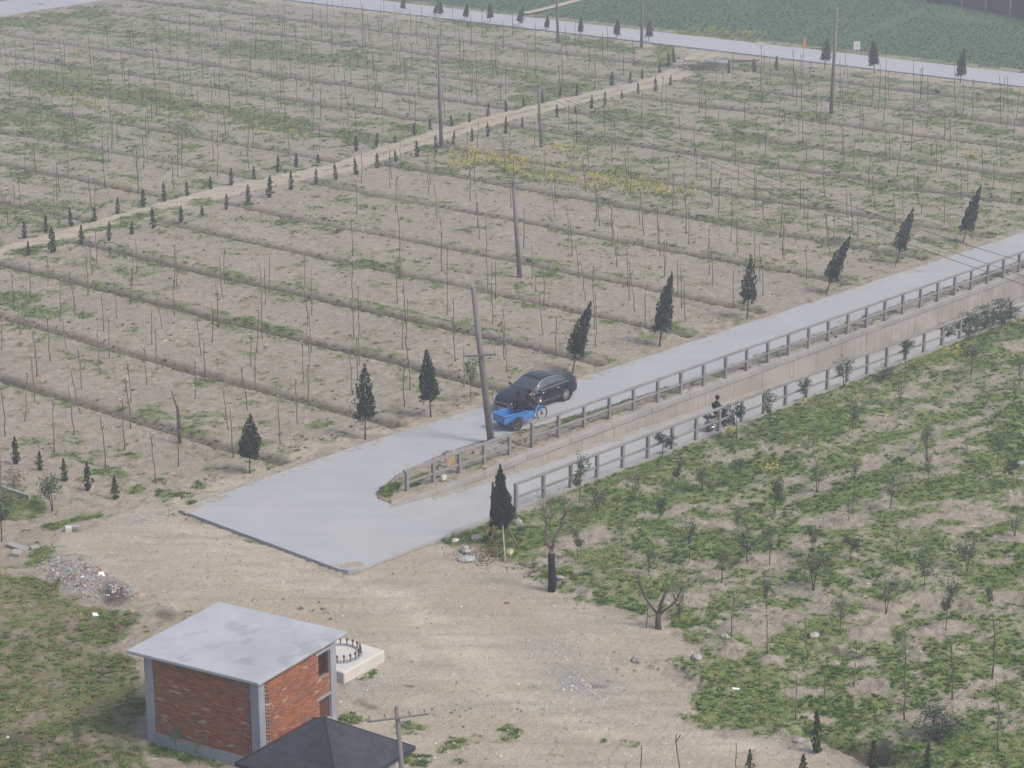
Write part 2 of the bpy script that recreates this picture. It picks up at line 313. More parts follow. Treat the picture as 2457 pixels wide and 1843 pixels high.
def simple(name, col, rough=.8, var=.12, scale=6., bump=0., metal=0., spec=.3, objvar=0.):
    m, nt, b = new_mat(name); k = NT(nt)
    f = k.noise(scale, 5, k.obj())
    f2 = k.noise(scale * .13, 3, k.obj())
    lo = tuple(max(0, c * (1 - var * 2)) for c in col); hi = tuple(min(1, c * (1 + var * 2)) for c in col)
    c = k.mix(k.ramp(k.math('ADD', k.math('MULTIPLY', f, .6), k.math('MULTIPLY', f2, .4)), .3, .7), lo, hi)
    if objvar:
        oi = k.n('ShaderNodeObjectInfo').outputs['Random']
        hs = k.n('ShaderNodeHueSaturation'); hs.inputs['Hue'].default_value = .5
        nt.links.new(k.math('ADD', k.math('MULTIPLY', oi, objvar * 2), 1 - objvar), hs.inputs['Value'])
        nt.links.new(c, hs.inputs['Color']); c = hs.outputs[0]
    nt.links.new(c, b.inputs['Base Color'])
    b.inputs['Roughness'].default_value = rough; b.inputs['Metallic'].default_value = metal
    b.inputs['Specular IOR Level'].default_value = spec
    if bump: k.bump(f, bump, .02, b)
    return m
def foliage(name, c1, c2, c3=None, rough=.75, trans=.25):
    """leaf colour varies leaf by leaf (attribute var) and tree by tree"""
    m, nt, b = new_mat(name); k = NT(nt)
    v = k.attr('var'); oi = k.n('ShaderNodeObjectInfo').outputs['Random']
    c = k.mix(v, c1, c2)
    if c3: c = k.mix(k.ramp(v, .8, 1.0), c, c3)
    hs = k.n('ShaderNodeHueSaturation')
    nt.links.new(k.math('ADD', k.math('MULTIPLY', oi, .3), .85), hs.inputs['Value'])
    nt.links.new(c, hs.inputs['Color'])
    nt.links.new(hs.outputs[0], b.inputs['Base Color'])
    b.inputs['Roughness'].default_value = rough; b.inputs['Specular IOR Level'].default_value = .2
    tr = nt.nodes.new('ShaderNodeBsdfTranslucent'); nt.links.new(hs.outputs[0], tr.inputs['Color'])
    mx = nt.nodes.new('ShaderNodeMixShader'); mx.inputs[0].default_value = trans
    out = [q for q in nt.nodes if q.type == 'OUTPUT_MATERIAL'][0]
    nt.links.new(b.outputs[0], mx.inputs[1]); nt.links.new(tr.outputs[0], mx.inputs[2]); nt.links.new(mx.outputs[0], out.inputs['Surface'])
    return m

def ground_material():
    m, nt, b = new_mat('soil'); k = NT(nt)
    p = k.pos()
    rows = k.scale(p, (.35, 1.4, 1), -FA)
    nA = k.noise(.9, 6, rows, .65); nB = k.noise(5.5, 4, p, .65); nC = k.noise(.16, 3, p); nD = k.noise(16, 3, p, .7); nE = k.noise(1.7, 5, p, .7)
    soil = k.mix(k.ramp(nE, .33, .68), (.280, .236, .182), (.405, .352, .282))
    soil = k.mix(k.math('MULTIPLY', k.ramp(nC, .4, .65), .45), soil, (.30, .25, .20))
    soil = k.mix(k.math('MULTIPLY', k.ramp(nB, .56, .72), .55), soil, (.50, .44, .355))            # straw and dry crumbs
    soil = k.mix(k.math('MULTIPLY', k.ramp(nB, .42, .27), .5), soil, (.16, .13, .105))
    sand = k.mix(k.ramp(nA, .3, .7), (.37, .32, .245), (.465, .41, .325))
    sand = k.mix(k.math('MULTIPLY', k.ramp(nE, .52, .75), .6), sand, (.27, .235, .195))
    sand = k.mix(k.math('MULTIPLY', k.ramp(nC, .45, .6), .35), sand, (.42, .335, .225))
    sand = k.mix(k.math('MULTIPLY', k.ramp(nD, .56, .70), .45), sand, (.22, .19, .165))
    tr = k.noise(1., 4, k.scale(p, (.22, 2.4, 1), R(-20)), .6)
    sand = k.mix(k.math('MULTIPLY', k.ramp(tr, .54, .68), .35), sand, (.26, .225, .185))
    sand = k.mix(k.math('MULTIPLY', k.ramp(nB, .58, .72), .4), sand, (.50, .455, .385))
    c = k.mix(k.ramp(k.math('ADD', k.attr('sand'), k.math('MULTIPLY', k.math('SUBTRACT', nE, .5), 1.1)), .25, .8), soil, sand)
    c = k.mix(k.math('MULTIPLY', k.attr('pale'), k.ramp(nA, .3, .7)), c, (.56, .495, .39))
    gv = k.mix(k.ramp(nD, .35, .65), (.16, .15, .15), (.46, .44, .42))
    c = k.mix(k.math('MULTIPLY', k.attr('gravel'), k.ramp(nE, .36, .56)), c, gv)
    c = k.mix(k.math('MULTIPLY', k.attr('olive'), .55), c, (.185, .155, .10))
    c = k.mix(k.math('MULTIPLY', k.attr('dark'), k.ramp(nB, .15, .42)), c, (.092, .076, .053))
    gr = k.mix(k.ramp(nB, .35, .65), (.10, .145, .036), (.19, .24, .075))
    gr = k.mix(k.math('MULTIPLY', k.attr('olive'), .55), gr, (.15, .135, .06))
    c = k.mix(k.math('MULTIPLY', k.attr('grass'), k.ramp(nB, .22, .5)), c, gr)
    cr = k.mix(k.ramp(nE, .35, .65), (.06, .11, .06), (.11, .16, .075))
    c = k.mix(k.attr('crop'), c, cr)
    nt.links.new(c, b.inputs['Base Color']); b.inputs['Roughness'].default_value = .95; b.inputs['Specular IOR Level'].default_value = .1
    h = k.math('ADD', k.math('MULTIPLY', nB, .6), k.math('MULTIPLY', nD, .5))
    k.bump(h, .9, .16, b)
    return m
def concrete(name, a, bcol, stain=.35, scale=1., rough=.85, joints=False, track=False):
    m, nt, b = new_mat(name); k = NT(nt)
    p = k.pos()
    n1 = k.noise(.35 * scale, 5, p, .65); n2 = k.noise(2.4 * scale, 6, p, .7); n3 = k.noise(30 * scale, 3, p)
    c = k.mix(k.ramp(n1, .3, .7), a, bcol)
    dk = tuple(x * .62 for x in a)
    c = k.mix(k.math('MULTIPLY', k.ramp(n2, .58, .78), stain), c, dk)
    c = k.mix(k.math('MULTIPLY', k.ramp(n3, .45, .7), .18), c, dk)
    if track:      # the road: dust drifted from the sides, faint wheel lines along the road
        q = k.scale(p, (.06, 1.6, 1), -RA)
        w = k.noise(1., 4, q, .6)
        c = k.mix(k.math('MULTIPLY', k.ramp(w, .5, .68), .35), c, (.39, .385, .375))
        c = k.mix(k.math('MULTIPLY', k.ramp(w, .48, .30), .3), c, tuple(x * .78 for x in a))
        jx = k.n('ShaderNodeSeparateXYZ'); nt.links.new(k.scale(p, (1 / 5.2, 1 / 5.2, 1), -RA), jx.inputs[0])
        fr_ = k.math('FRACT', jx.outputs[0]); jn = k.math('MULTIPLY', k.ramp(k.math('ABSOLUTE', k.math('SUBTRACT', fr_, .5)), .006, .003), .3)
        c = k.mix(jn, c, (.20, .20, .20))
        big = k.noise(.11, 3, p)
        c = k.mix(k.math('MULTIPLY', k.ramp(big, .5, .68), .35), c, (.40, .38, .35))
    if name == 'roof_concrete':
        n4 = k.noise(.75, 3, p, .5, .6); c = k.mix(k.math('MULTIPLY', k.ramp(n4, .58, .64), .30), c, (.15, .16, .185)); n5 = k.noise(3.2, 4, p); c = k.mix(k.math('MULTIPLY', k.ramp(n5, .5, .7), .25), c, (.46, .47, .48))
    nt.links.new(c, b.inputs['Base Color']); b.inputs['Roughness'].default_value = rough; b.inputs['Specular IOR Level'].default_value = .2
    k.bump(k.math('ADD', k.math('MULTIPLY', n2, .6), k.math('MULTIPLY', n3, .5)), .25, .02, b)
    return m
def wall_material():
    m, nt, b = new_mat('streaked_concrete'); k = NT(nt)
    p = k.pos()
    s = k.scale(p, (5, 5, .35)); st = k.noise(1., 4, s, .6); n1 = k.noise(.5, 4, p); n2 = k.noise(9, 4, p)
    c = k.mix(k.ramp(n1, .35, .65), (.30, .27, .235), (.37, .34, .305))
    c = k.mix(k.math('MULTIPLY', k.ramp(st, .52, .72), .6), c, (.19, .165, .135))
    c = k.mix(k.math('MULTIPLY', k.ramp(st, .42, .25), .35), c, (.47, .43, .37))
    c = k.mix(k.math('MULTIPLY', k.ramp(n2, .55, .75), .3), c, (.2, .18, .15))
    nt.links.new(c, b.inputs['Base Color']); b.inputs['Roughness'].default_value = .92; b.inputs['Specular IOR Level'].default_value = .15
    k.bump(n2, .3, .02, b)
    return m
def brick_material(name, use_attr):
    m, nt, b = new_mat(name); k = NT(nt)
    v = k.attr('var') if use_attr else k.n('ShaderNodeObjectInfo').outputs['Random']
    p = k.pos(); n = k.noise(26, 4, p); n2 = k.noise(.8, 3, p)
    c = k.mix(k.ramp(v, .0, .7), (.215, .085, .05), (.365, .15, .075))
    c = k.mix(k.ramp(v, .80, .90), c, (.20, .12, .095))
    c = k.mix(k.ramp(v, .975, .98), c, (.40, .33, .27))
    sp = k.noise(9.5, 2, p)
    c = k.mix(k.math('MULTIPLY', k.ramp(sp, .69, .74), .75), c, (.55, .50, .44))
    c = k.mix(k.math('MULTIPLY', k.ramp(sp, .36, .28), .6), c, (.10, .07, .07))
    c = k.mix(k.math('MULTIPLY', k.ramp(n, .5, .75), .45), c, (.17, .095, .065))
    c = k.mix(k.math('MULTIPLY', k.ramp(n2, .52, .7), .35), c, (.22, .17, .15))
    nt.links.new(c, b.inputs['Base Color']); b.inputs['Roughness'].default_value = .93; b.inputs['Specular IOR Level'].default_value = .1
    k.bump(n, .4, .01, b)
    return m
def gloss(name, col, rough=.25, metal=0., coat=.6, spec=.5):
    m, nt, b = new_mat(name); k = NT(nt)
    n = k.noise(3, 4, k.obj()); n2 = k.noise(40, 3, k.obj())
    c = k.mix(k.math('MULTIPLY', k.ramp(n, .45, .75), .25), col, tuple(min(1, x * .6 + .05) for x in col))   # thin road dust
    nt.links.new(c, b.inputs['Base Color'])
    nt.links.new(k.math('ADD', k.math('MULTIPLY', n2, .12), rough), b.inputs['Roughness'])
    b.inputs['Metallic'].default_value = metal; b.inputs['Coat Weight'].default_value = coat; b.inputs['Coat Roughness'].default_value = .08
    b.inputs['Specular IOR Level'].default_value = spec
    return m

M = {}
M['soil'] = ground_material()
M['road'] = concrete('road_concrete', (.335, .345, .355), (.37, .38, .39), .22, 1., .85, track=True)
M['farroad'] = concrete('far_road_concrete', (.36, .37, .385), (.40, .41, .42), .15)
M['lane'] = concrete('ramp_concrete', (.33, .33, .33), (.385, .38, .375), .4, 1.2)
M['cap'] = concrete('cap_concrete', (.27, .255, .235), (.34, .32, .295), .5, 2.)
M['wall'] = wall_material()
M['post'] = concrete('railing_concrete', (.215, .20, .19), (.275, .26, .25), .5, 3.)
M['pole'] = concrete('pole_concrete', (.17, .155, .148), (.21, .195, .188), .35, 2.)
M['roof'] = concrete('roof_concrete', (.32, .335, .355), (.40, .415, .435), .7, 1.3)
M['column'] = concrete('column_concrete', (.24, .255, .28), (.31, .325, .35), .45, 2.)
M['found'] = concrete('pale_concrete', (.50, .475, .43), (.58, .555, .50), .3, 2.)
M['mortar'] = simple('mortar', (.24, .20, .18), .95, .15, 20)
M['brick'] = brick_material('brick', False); M['brick_s'] = brick_material('brick_joined', True)
M['darkroof'] = simple('dark_felt_roof', (.038, .04, .05), .8, .18, 3., .2)
M['plaster'] = simple('grey_plaster', (.42, .42, .40), .9, .1, 4.)
M['bark'] = simple('bark', (.155, .122, .108), .95, .25, 14, .3, objvar=.35)
M['bark_grey'] = simple('grey_bark', (.105, .085, .075), .95, .25, 14, .3, objvar=.3)
M['wrap'] = simple('black_wrap', (.018, .017, .02), .8, .3, 18, .3)
M['cut'] = simple('painted_cut', (.62, .61, .60), .9, .1, 20)
M['bolt'] = simple('rusty_steel', (.12, .075, .055), .7, .3, 30, metal=.3)
M['wood'] = simple('weathered_wood', (.17, .13, .095), .9, .25, 12, .3)
M['bamboo'] = simple('pale_bamboo', (.36, .30, .19), .8, .15, 9)
M['white'] = simple('white_plastic', (.75, .75, .75), .6, .05, 8)
M['stone'] = simple('stone', (.36, .33, .30), .95, .2, 9, .4, objvar=.3)
M['stone_s'] = simple('rubble_stone', (.34, .31, .285), .95, .45, 2.2, .4)
M['black'] = simple('black_paint', (.02, .02, .022), .6, .1, 9)
M['yellow'] = simple('yellow_paint', (.52, .27, .03), .6, .12, 9)
M['orange'] = simple('orange_paint', (.60, .27, .05), .6, .12, 9)
M['sack'] = simple('pale_yellow_sack', (.52, .52, .27), .7, .12, 9, .3)
M['sackgrey'] = simple('grey_sack', (.36, .37, .36), .8, .15, 7, .3)
M['ply'] = simple('tan_board', (.45, .30, .17), .85, .12, 7)
M['net'] = simple('black_shade_net', (.018, .02, .03), .9, .3, 3.)
M['wire'] = simple('wire', (.10, .10, .11), .6, .05, 9)
M['insul'] = simple('insulator', (.30, .28, .27), .4, .1, 9)
M['steelarm'] = simple('galvanised_arm', (.20, .20, .205), .6, .15, 12, metal=.3)
M['timberdark'] = simple('brown_boards', (.10, .045, .03), .8, .3, 14, .3)
M['void'] = simple('dark_interior', (.018, .015, .015), .9, .1, 5)
M['evergreen'] = foliage('evergreen_needles', (.026, .046, .028), (.07, .098, .052), (.12, .145, .08), .8, .18)
M['juniper'] = foliage('juniper_needles', (.022, .042, .018), (.06, .088, .035), (.085, .10, .045), .8, .15)
M['leaf'] = foliage('broad_leaves', (.10, .13, .075), (.20, .235, .14), (.28, .29, .19), .6, .3)
M['leaf_dark'] = foliage('dark_leaves', (.04, .07, .042), (.10, .14, .08), (.17, .20, .13), .6, .25)
M['leaf_brown'] = foliage('browning_leaves', (.13, .10, .055), (.22, .19, .11), (.30, .24, .15), .7, .3)
M['weed'] = foliage('weed_leaves', (.062, .14, .026), (.195, .295, .072), (.30, .35, .12), .75, .45)
M['weed_cool'] = foliage('field_weed_leaves', (.085, .14, .045), (.17, .235, .08), (.24, .27, .12), .75, .45)
M['weed_dry'] = foliage('dry_grass', (.17, .125, .065), (.30, .235, .13), (.38, .31, .19), .9, .25)
M['stubble'] = foliage('brown_stubble', (.10, .095, .05), (.18, .165, .09), (.25, .215, .13), .9, .3)
M['flower'] = foliage('rapeseed_blossom', (.55, .48, .06), (.72, .64, .10), (.75, .68, .22), .7, .3)
M['cropleaf'] = foliage('crop_leaves', (.04, .085, .055), (.105, .16, .10), (.14, .19, .11), .55, .25)

# ------------------------------------------------------------------ mesh helpers
def link(o, parent=None):
    COL.objects.link(o)
    if parent is not None: o.parent = parent
    return o
def tag(o, label=None, cat=None, group=None, kind=None):
    if label: o['label'] = label
    if cat: o['category'] = cat
    if group: o['group'] = group
    if kind: o['kind'] = kind
    return o
def empty(name, loc=(0, 0, 0), rz=0.):
    o = bpy.data.objects.new(name, None); o.empty_display_size = .2
    o.location = loc; o.rotation_euler = (0, 0, rz); return link(o)
def np_mesh(name, V, F, mat=None, attrs=None, smooth=False):
    """V (n,3), F (m,3) or (m,4) arrays"""
    me = bpy.data.meshes.new(name)
    V = np.asarray(V, np.float32); F = np.asarray(F, np.int32); k = F.shape[1]
    me.vertices.add(len(V)); me.vertices.foreach_set('co', V.ravel())
    me.loops.add(F.size); me.loops.foreach_set('vertex_index', F.ravel())
    me.polygons.add(len(F)); me.polygons.foreach_set('loop_start', np.arange(0, F.size, k, dtype=np.int32))
    me.polygons.foreach_set('loop_total', np.full(len(F), k, np.int32))
    if smooth: me.polygons.foreach_set('use_smooth', np.ones(len(F), bool))
    for a, v in (attrs or {}).items():
        at = me.attributes.new(a, 'FLOAT', 'POINT'); at.data.foreach_set('value', np.asarray(v, np.float32))
    me.update(calc_edges=True)
    if mat: me.materials.append(mat)
    return me
def mesh_obj(name, me, parent=None, loc=(0, 0, 0), rot=(0, 0, 0), scl=(1, 1, 1)):
    o = bpy.data.objects.new(name, me); o.location = loc; o.rotation_euler = rot; o.scale = scl
    return link(o, parent)
class MB:
    def __init__(s): s.v = []; s.f = []; s.a = []; s.var = 0.5
    def add(s, vs, fs):
        b = len(s.v); s.v += [tuple(p) for p in vs]; s.f += [tuple(b + i for i in f) for f in fs]; s.a += [s.var] * len(vs)
        return s
    def box(s, c, d, rz=0., M4=None):
        hx, hy, hz = d[0] / 2, d[1] / 2, d[2] / 2
        cs, sn = math.cos(rz), math.sin(rz); vs = []
        for z in (-hz, hz):
            for x, y in ((-hx, -hy), (hx, -hy), (hx, hy), (-hx, hy)):
                vs.append((c[0] + x * cs - y * sn, c[1] + x * sn + y * cs, c[2] + z))
        if M4 is not None: vs = [tuple(M4 @ Vector(p)) for p in vs]
        return s.add(vs, [(3, 2, 1, 0), (4, 5, 6, 7), (0, 1, 5, 4), (1, 2, 6, 5), (2, 3, 7, 6), (3, 0, 4, 7)])
    def beam(s, p, q, w, h, up=(0, 0, 1)):
        p, q = Vector(p), Vector(q); d = (q - p).normalized(); up = Vector(up)
        side = d.cross(up)
        if side.length < 1e-4: side = d.cross(Vector((1, 0, 0)))
        side.normalize(); u2 = side.cross(d).normalized()
        vs = []
        for e in (p, q):
            for a, b in ((-1, -1), (1, -1), (1, 1), (-1, 1)):
                vs.append(e + side * (a * w / 2) + u2 * (b * h / 2))
        return s.add(vs, [(3, 2, 1, 0), (4, 5, 6, 7), (0, 1, 5, 4), (1, 2, 6, 5), (2, 3, 7, 6), (3, 0, 4, 7)])
    def tube(s, pts, rad, k=6, cap=True):
        pts = [Vector(p) for p in pts]; n = len(pts)
        if not hasattr(rad, '__len__'): rad = [rad] * n
        b = len(s.v); ref = None
        for i, p in enumerate(pts):
            t = (pts[min(i + 1, n - 1)] - pts[max(i - 1, 0)]).normalized()
            if ref is None:
                ref = t.cross(Vector((0, 0, 1)))
                if ref.length < .05: ref = t.cross(Vector((1, 0, 0)))
            ref = (ref - t * ref.dot(t)).normalized(); bi = t.cross(ref)
            for j in range(k):
                a = 2 * PI * j / k
                s.v.append(tuple(p + (ref * math.cos(a) + bi * math.sin(a)) * rad[i])); s.a.append(s.var)
        for i in range(n - 1):
            for j in range(k):
                s.f.append((b + i * k + j, b + i * k + (j + 1) % k, b + (i + 1) * k + (j + 1) % k, b + (i + 1) * k + j))
        if cap:
            s.f.append(tuple(b + j for j in reversed(range(k)))); s.f.append(tuple(b + (n - 1) * k + j for j in range(k)))
        return s
    def lathe(s, prof, k=24, M4=None, close=False):
        """prof (r,z) turned round z"""
        b = len(s.v); n = len(prof)
        for r_, z_ in prof:
            for j in range(k):
                a = 2 * PI * j / k; p = Vector((r_ * math.cos(a), r_ * math.sin(a), z_))
                s.v.append(tuple(M4 @ p if M4 is not None else p)); s.a.append(s.var)
        rng = range(n) if close else range(n - 1)
        for i in rng:
            i2 = (i + 1) % n
            for j in range(k):
                s.f.append((b + i * k + j, b + i * k + (j + 1) % k, b + i2 * k + (j + 1) % k, b + i2 * k + j))
        return s
    def ell(s, c, r, k=10, rings=6, M4=None, jit=0.):
        b = len(s.v); c = Vector(c)
        for i in range(rings + 1):
            th = PI * i / rings
            for j in range(k):
                ph = 2 * PI * j / k; q = 1 + random.uniform(-jit, jit)
                p = Vector((r[0] * math.sin(th) * math.cos(ph) * q, r[1] * math.sin(th) * math.sin(ph) * q, r[2] * math.cos(th) * q))
                if M4 is not None: p = M4 @ p
                s.v.append(tuple(c + p)); s.a.append(s.var)
        for i in range(rings):
            for j in range(k):
                s.f.append((b + i * k + j, b + (i + 1) * k + j, b + (i + 1) * k + (j + 1) % k, b + i * k + (j + 1) % k))
        return s
    def mesh(s, name, mat, smooth=False, var=False):
        me = bpy.data.meshes.new(name); me.from_pydata(s.v, [], s.f)
        if smooth: me.polygons.foreach_set('use_smooth', [True] * len(me.polygons))
        if var:
            at = me.attributes.new('var', 'FLOAT', 'POINT'); at.data.foreach_set('value', s.a)
        me.update()
        for mm in (mat if isinstance(mat, list) else [mat]): me.materials.append(mm)
        return me
    def build(s, name, mat, parent=None, smooth=False, var=False, loc=(0, 0, 0), rot=(0, 0, 0)):
        return mesh_obj(name, s.mesh(name, mat, smooth, var), parent, loc, rot)
def copy_tree(root, loc, rot=(0, 0, 0), scl=(1, 1, 1)):
    r = root.copy(); COL.objects.link(r); r.location = loc; r.rotation_euler = rot; r.scale = scl
    for ch in root.children:
        c = ch.copy(); COL.objects.link(c); c.parent = r
    return r
def bevel(o, w=.01, seg=1):
    b = o.modifiers.new('bevel', 'BEVEL'); b.width = w; b.segments = seg; b.limit_method = 'ANGLE'; return o

# ------------------------------------------------------------------ terrain : one sheet, finest where the photograph looks
def build_terrain():
    tops = np.linspace(-60, 1960, 820)                       # photograph rows -> distances along the ground
    ys = np.array(sorted(W(1228, t)[1] for t in tops))
    ys = np.concatenate([[-900, -300, -60, 10, 35, 45, 51], ys[ys > 55], [300, 340, 420, 600, 1000, 1600]])
    ss = np.concatenate([[-12, -5, -2.6, -1.8, -1.5], np.linspace(-1.3, 1.3, 640), [1.5, 1.8, 2.6, 5, 12]])
    halfw = .2327 * (np.clip(ys, 45, 330) * 1.02 + 8)
    X = ss[None, :] * halfw[:, None]; Y = np.repeat(ys[:, None], len(ss), 1)
    X[:, 0] = -1600; X[:, -1] = 1600
    g = ground(X.ravel(), Y.ravel())
    V = np.stack([X.ravel(), Y.ravel(), g['z']], 1)
    nr, nc = X.shape
    i = np.arange(nr * nc).reshape(nr, nc)
    F = np.stack([i[:-1, :-1].ravel(), i[:-1, 1:].ravel(), i[1:, 1:].ravel(), i[1:, :-1].ravel()], 1)
    me = np_mesh('ground', V, F, M['soil'], {k: g[k] for k in ('grass', 'sand', 'pale', 'gravel', 'dark', 'crop', 'olive')}, True)
    return tag(mesh_obj('ground', me), kind='structure')
build_terrain()

# ------------------------------------------------------------------ roads
def slab(name, poly, ztop, thick, mat):
    """flat slab with visible edges from an outline (world xy)"""
    bm = bmesh.new()
    top = [bm.verts.new((x, y, ztop)) for x, y in poly]
    f = bm.faces.new(top)
    if f.normal.z == 0: f.normal_update()
    if f.normal.z < 0: f.normal_flip()
    r = bmesh.ops.extrude_face_region(bm, geom=[f])
    for q in r['geom']:
        if isinstance(q, bmesh.types.BMVert): q.co.z = ztop - thick
    bmesh.ops.recalc_face_normals(bm, faces=bm.faces)
    tp = [q for q in bm.faces if len(q.verts) > 4]
    bmesh.ops.triangulate(bm, faces=tp)
    me = bpy.data.meshes.new(name); bm.to_mesh(me); bm.free(); me.materials.append(mat)
    return tag(mesh_obj(name, me), kind='structure')
def densify(L, step, wob):
    out = []
    for (a, b), (c, d) in zip(L[:-1], L[1:]):
        n = max(1, int(math.hypot(c - a, d - b) / step))
        for k in range(n):
            t = k / n; w_ = random.uniform(-wob, wob)
            out.append((a + (c - a) * t, b + (d - b) * t + w_))
    out.append(L[-1]); return out
outline = densify(ROAD_UP, 1.5, .05)[::-1] + [(-8.1, 0)] + PAD_EDGE + [(-2.2, .85)] + ISLAND_TIP[1:] + densify(ROAD_LOW, 1.5, .04)
slab('road', [uv2w(*p) for p in outline], .05, .3, M['road'])
mb = MB()                                                         # ramp that sinks between its two walls
def wv0(u): return float(interp(WALL_V, u))
us = list(np.arange(-2.2, 70, .8))
for i, u in enumerate(us):
    z = float(interp(LANE_Z, u)) + (0.0 if u > -2.1 else 0)
    for v_ in (float(interp(WALL_V, u)) - .1, 2.6, 4.75):
        x, y = uv2w(u, v_); mb.v.append((x, y, z - (.004 if i == 0 else 0))); mb.a.append(.5)
for i in range(len(us) - 1):
    for j in range(2):
        a = i * 3 + j; mb.f.append((a, a + 1, a + 4, a + 3))
tag(mb.build('ramp_road', M['lane']), kind='structure')
def nm(n, m): return n * NX + m * MX, n * NY + m * MY
E1 = [nm(FAR_N[0], m) for m in np.linspace(-400, 300, 60)]
E2 = [nm(FAR_N[1], m) for m in np.linspace(300, -400, 60)]
slab('road', [(x + random.uniform(-.05, .05), y) for x, y in E1] + E2, .04, .25, M['farroad'])
a, b_ = W(0, 39), W(252, 0); dx, dy = b_[0] - a[0], b_[1] - a[1]; L_ = math.hypot(dx, dy); dx /= L_; dy /= L_
p0 = (a[0] - dx * 60, a[1] - dy * 60); p1 = (b_[0] + dx * 8, b_[1] + dy * 8); nx_, ny_ = -dy * 9, dx * 9
slab('road', [p0, p1, (p1[0] + nx_, p1[1] + ny_), (p0[0] + nx_, p0[1] + ny_)], .045, .25, M['farroad'])
# dust and soil drifted over the edges of the concrete
def spill(name, pts, mat, label):
    V = []; F = []
    for (x, y, z, r) in pts:
        b = len(V); k = 9; a0 = random.uniform(0, 6.28); V.append((x, y, z + .004 + r * .012))
        for j in range(k):
            a = a0 + 2 * PI * j / k; q = r * random.uniform(.55, 1.15); V.append((x + q * math.cos(a) * 1.25, y + q * math.sin(a), z + .0015))
        F += [(b, b + 1 + j, b + 1 + (j + 1) % k) for j in range(k)]
    return tag(mesh_obj(name, np_mesh(name, V, F, mat, {'sand': np.full(len(V), .8)})), label, 'soil', None, 'stuff')
pts = []
for L, sgn, n_ in ((ROAD_UP, 1, 300), (ROAD_LOW, -1, 160), ([(-7.9, 4.5), (-7.2, 4.9)], -1, 40), ([(-8.1, -5.6), (-5.5, -5.8)], 1, 60)):
    seg = [(a, b, math.hypot(b[0] - a[0], b[1] - a[1])) for a, b in zip(L[:-1], L[1:])]; tot = sum(s[2] for s in seg if s[0][0] < 64)
    for i in range(n_):
        t = random.uniform(0, tot)
        for a, b, l_ in seg:
            if t <= l_: break
            t -= l_
        f = t / l_; d_ = abs(random.gauss(0, .22)) - .05; u, v = a[0] + (b[0] - a[0]) * f, a[1] + (b[1] - a[1]) * f
        if sgn: v += sgn * d_
        else: u += d_
        r = random.uniform(.03, .17) * (1 if random.random() < .85 else 1.7)
        if sgn: v += sgn * r * 1.05
        else: u += r * 1.05
        x, y = uv2w(u, v); pts.append((x, y, .05, r))
for i in range(520):                                            # silt along the foot of the ramp wall
    u = random.uniform(.5, 40); v = wv0(u) + abs(random.gauss(0, .16)) + .05; x, y = uv2w(u, v); pts.append((x, y, float(interp(LANE_Z, u)) + .012, random.uniform(.03, .14)))
spill('soil_spill', pts, M['soil'], 'dusty soil washed over the edges of the concrete road and ramp')
# foot path between the crop fields
pp = [W(*S(2, 1180, 95)), W(*S(2, 1350, 55)), W(*S(2, 1600, -10))]
mb = MB()
for (x, y) in pp:
    for s_ in (-.6, .6): mb.v.append((x + s_ * .8, y - s_ * .5, .14)); mb.a.append(.5)
mb.f += [(0, 1, 3, 2), (2, 3, 5, 4)]
M['path'] = simple('pale_path', (.42, .37, .28), .95, .15, 1.5)
tag(mb.build('path', M['path']), kind='structure')

# ------------------------------------------------------------------ ramp walls and railings
wall = empty('retaining_wall', (*uv2w(0, .6), 0)); tag(wall, 'long streaked concrete retaining wall on the field side of the ramp', 'wall')
WX, WY_ = uv2w(0, .6)
def quadbox(mb, u0, u1, va0, va1, vb0, vb1, z0a, z0b, z1a, z1b):
    """slice between u0,u1; front v (va*) and back v (vb*), bottom z0, top z1"""
    vs = []
    for u, va, vb, zb, zt in ((u0, va0, vb0, z0a, z1a), (u1, va1, vb1, z0b, z1b)):
        for v_, z in ((va, zb), (vb, zb), (vb, zt), (va, zt)):
            x, y = uv2w(u, v_); vs.append((x - WX, y - WY_, z))
    mb.add(vs, [(0, 1, 2, 3), (7, 6, 5, 4), (0, 4, 5, 1), (1, 5, 6, 2), (2, 6, 7, 3), (3, 7, 4, 0)])
def wv(u): return float(interp(WALL_V, u))
def lz(u): return float(interp(LANE_Z, u))
ub = [-1.2, 1.4] + list(np.arange(3.9, 70, 2.45))
for u0, u1 in zip(ub[:-1], ub[1:]):
    mb = MB(); g_ = .012
    quadbox(mb, u0 + g_, u1 - g_, wv(u0), wv(u1), wv(u0) - .3, wv(u1) - .3, lz(u0) - .3, lz(u1) - .3, -.26, -.26)
    mb.build('wall_panel', M['wall'], wall)
uc = [-1.75, 1.1] + list(np.arange(4.2, 70, 3.1))
for u0, u1 in zip(uc[:-1], uc[1:]):
    mb = MB(); g_ = .008
    j = random.uniform(-.012, .012)
    quadbox(mb, u0 + g_, u1 - g_, wv(u0) + .05, wv(u1) + .05, wv(u0) - .34, wv(u1) - .34, -.257, -.257, .03 + j, .03 + j)
    bevel(mb.build('cap_block', M['cap'], wall), .02)
nwall = empty('retaining_wall', (WX, WY_, 0)); tag(nwall, 'low concrete ramp wall topped by the railing beside the green orchard', 'wall')
un = list(np.arange(-2.2, 70, 3.0))
for u0, u1 in zip(un[:-1], un[1:]):
    mb = MB(); quadbox(mb, u0 + .006, u1 - .006, 5.02, 5.02, 4.74, 4.74, lz(u0) - .3, lz(u1) - .3, .045, .045)
    mb.build('wall_panel', M['cap'], nwall)

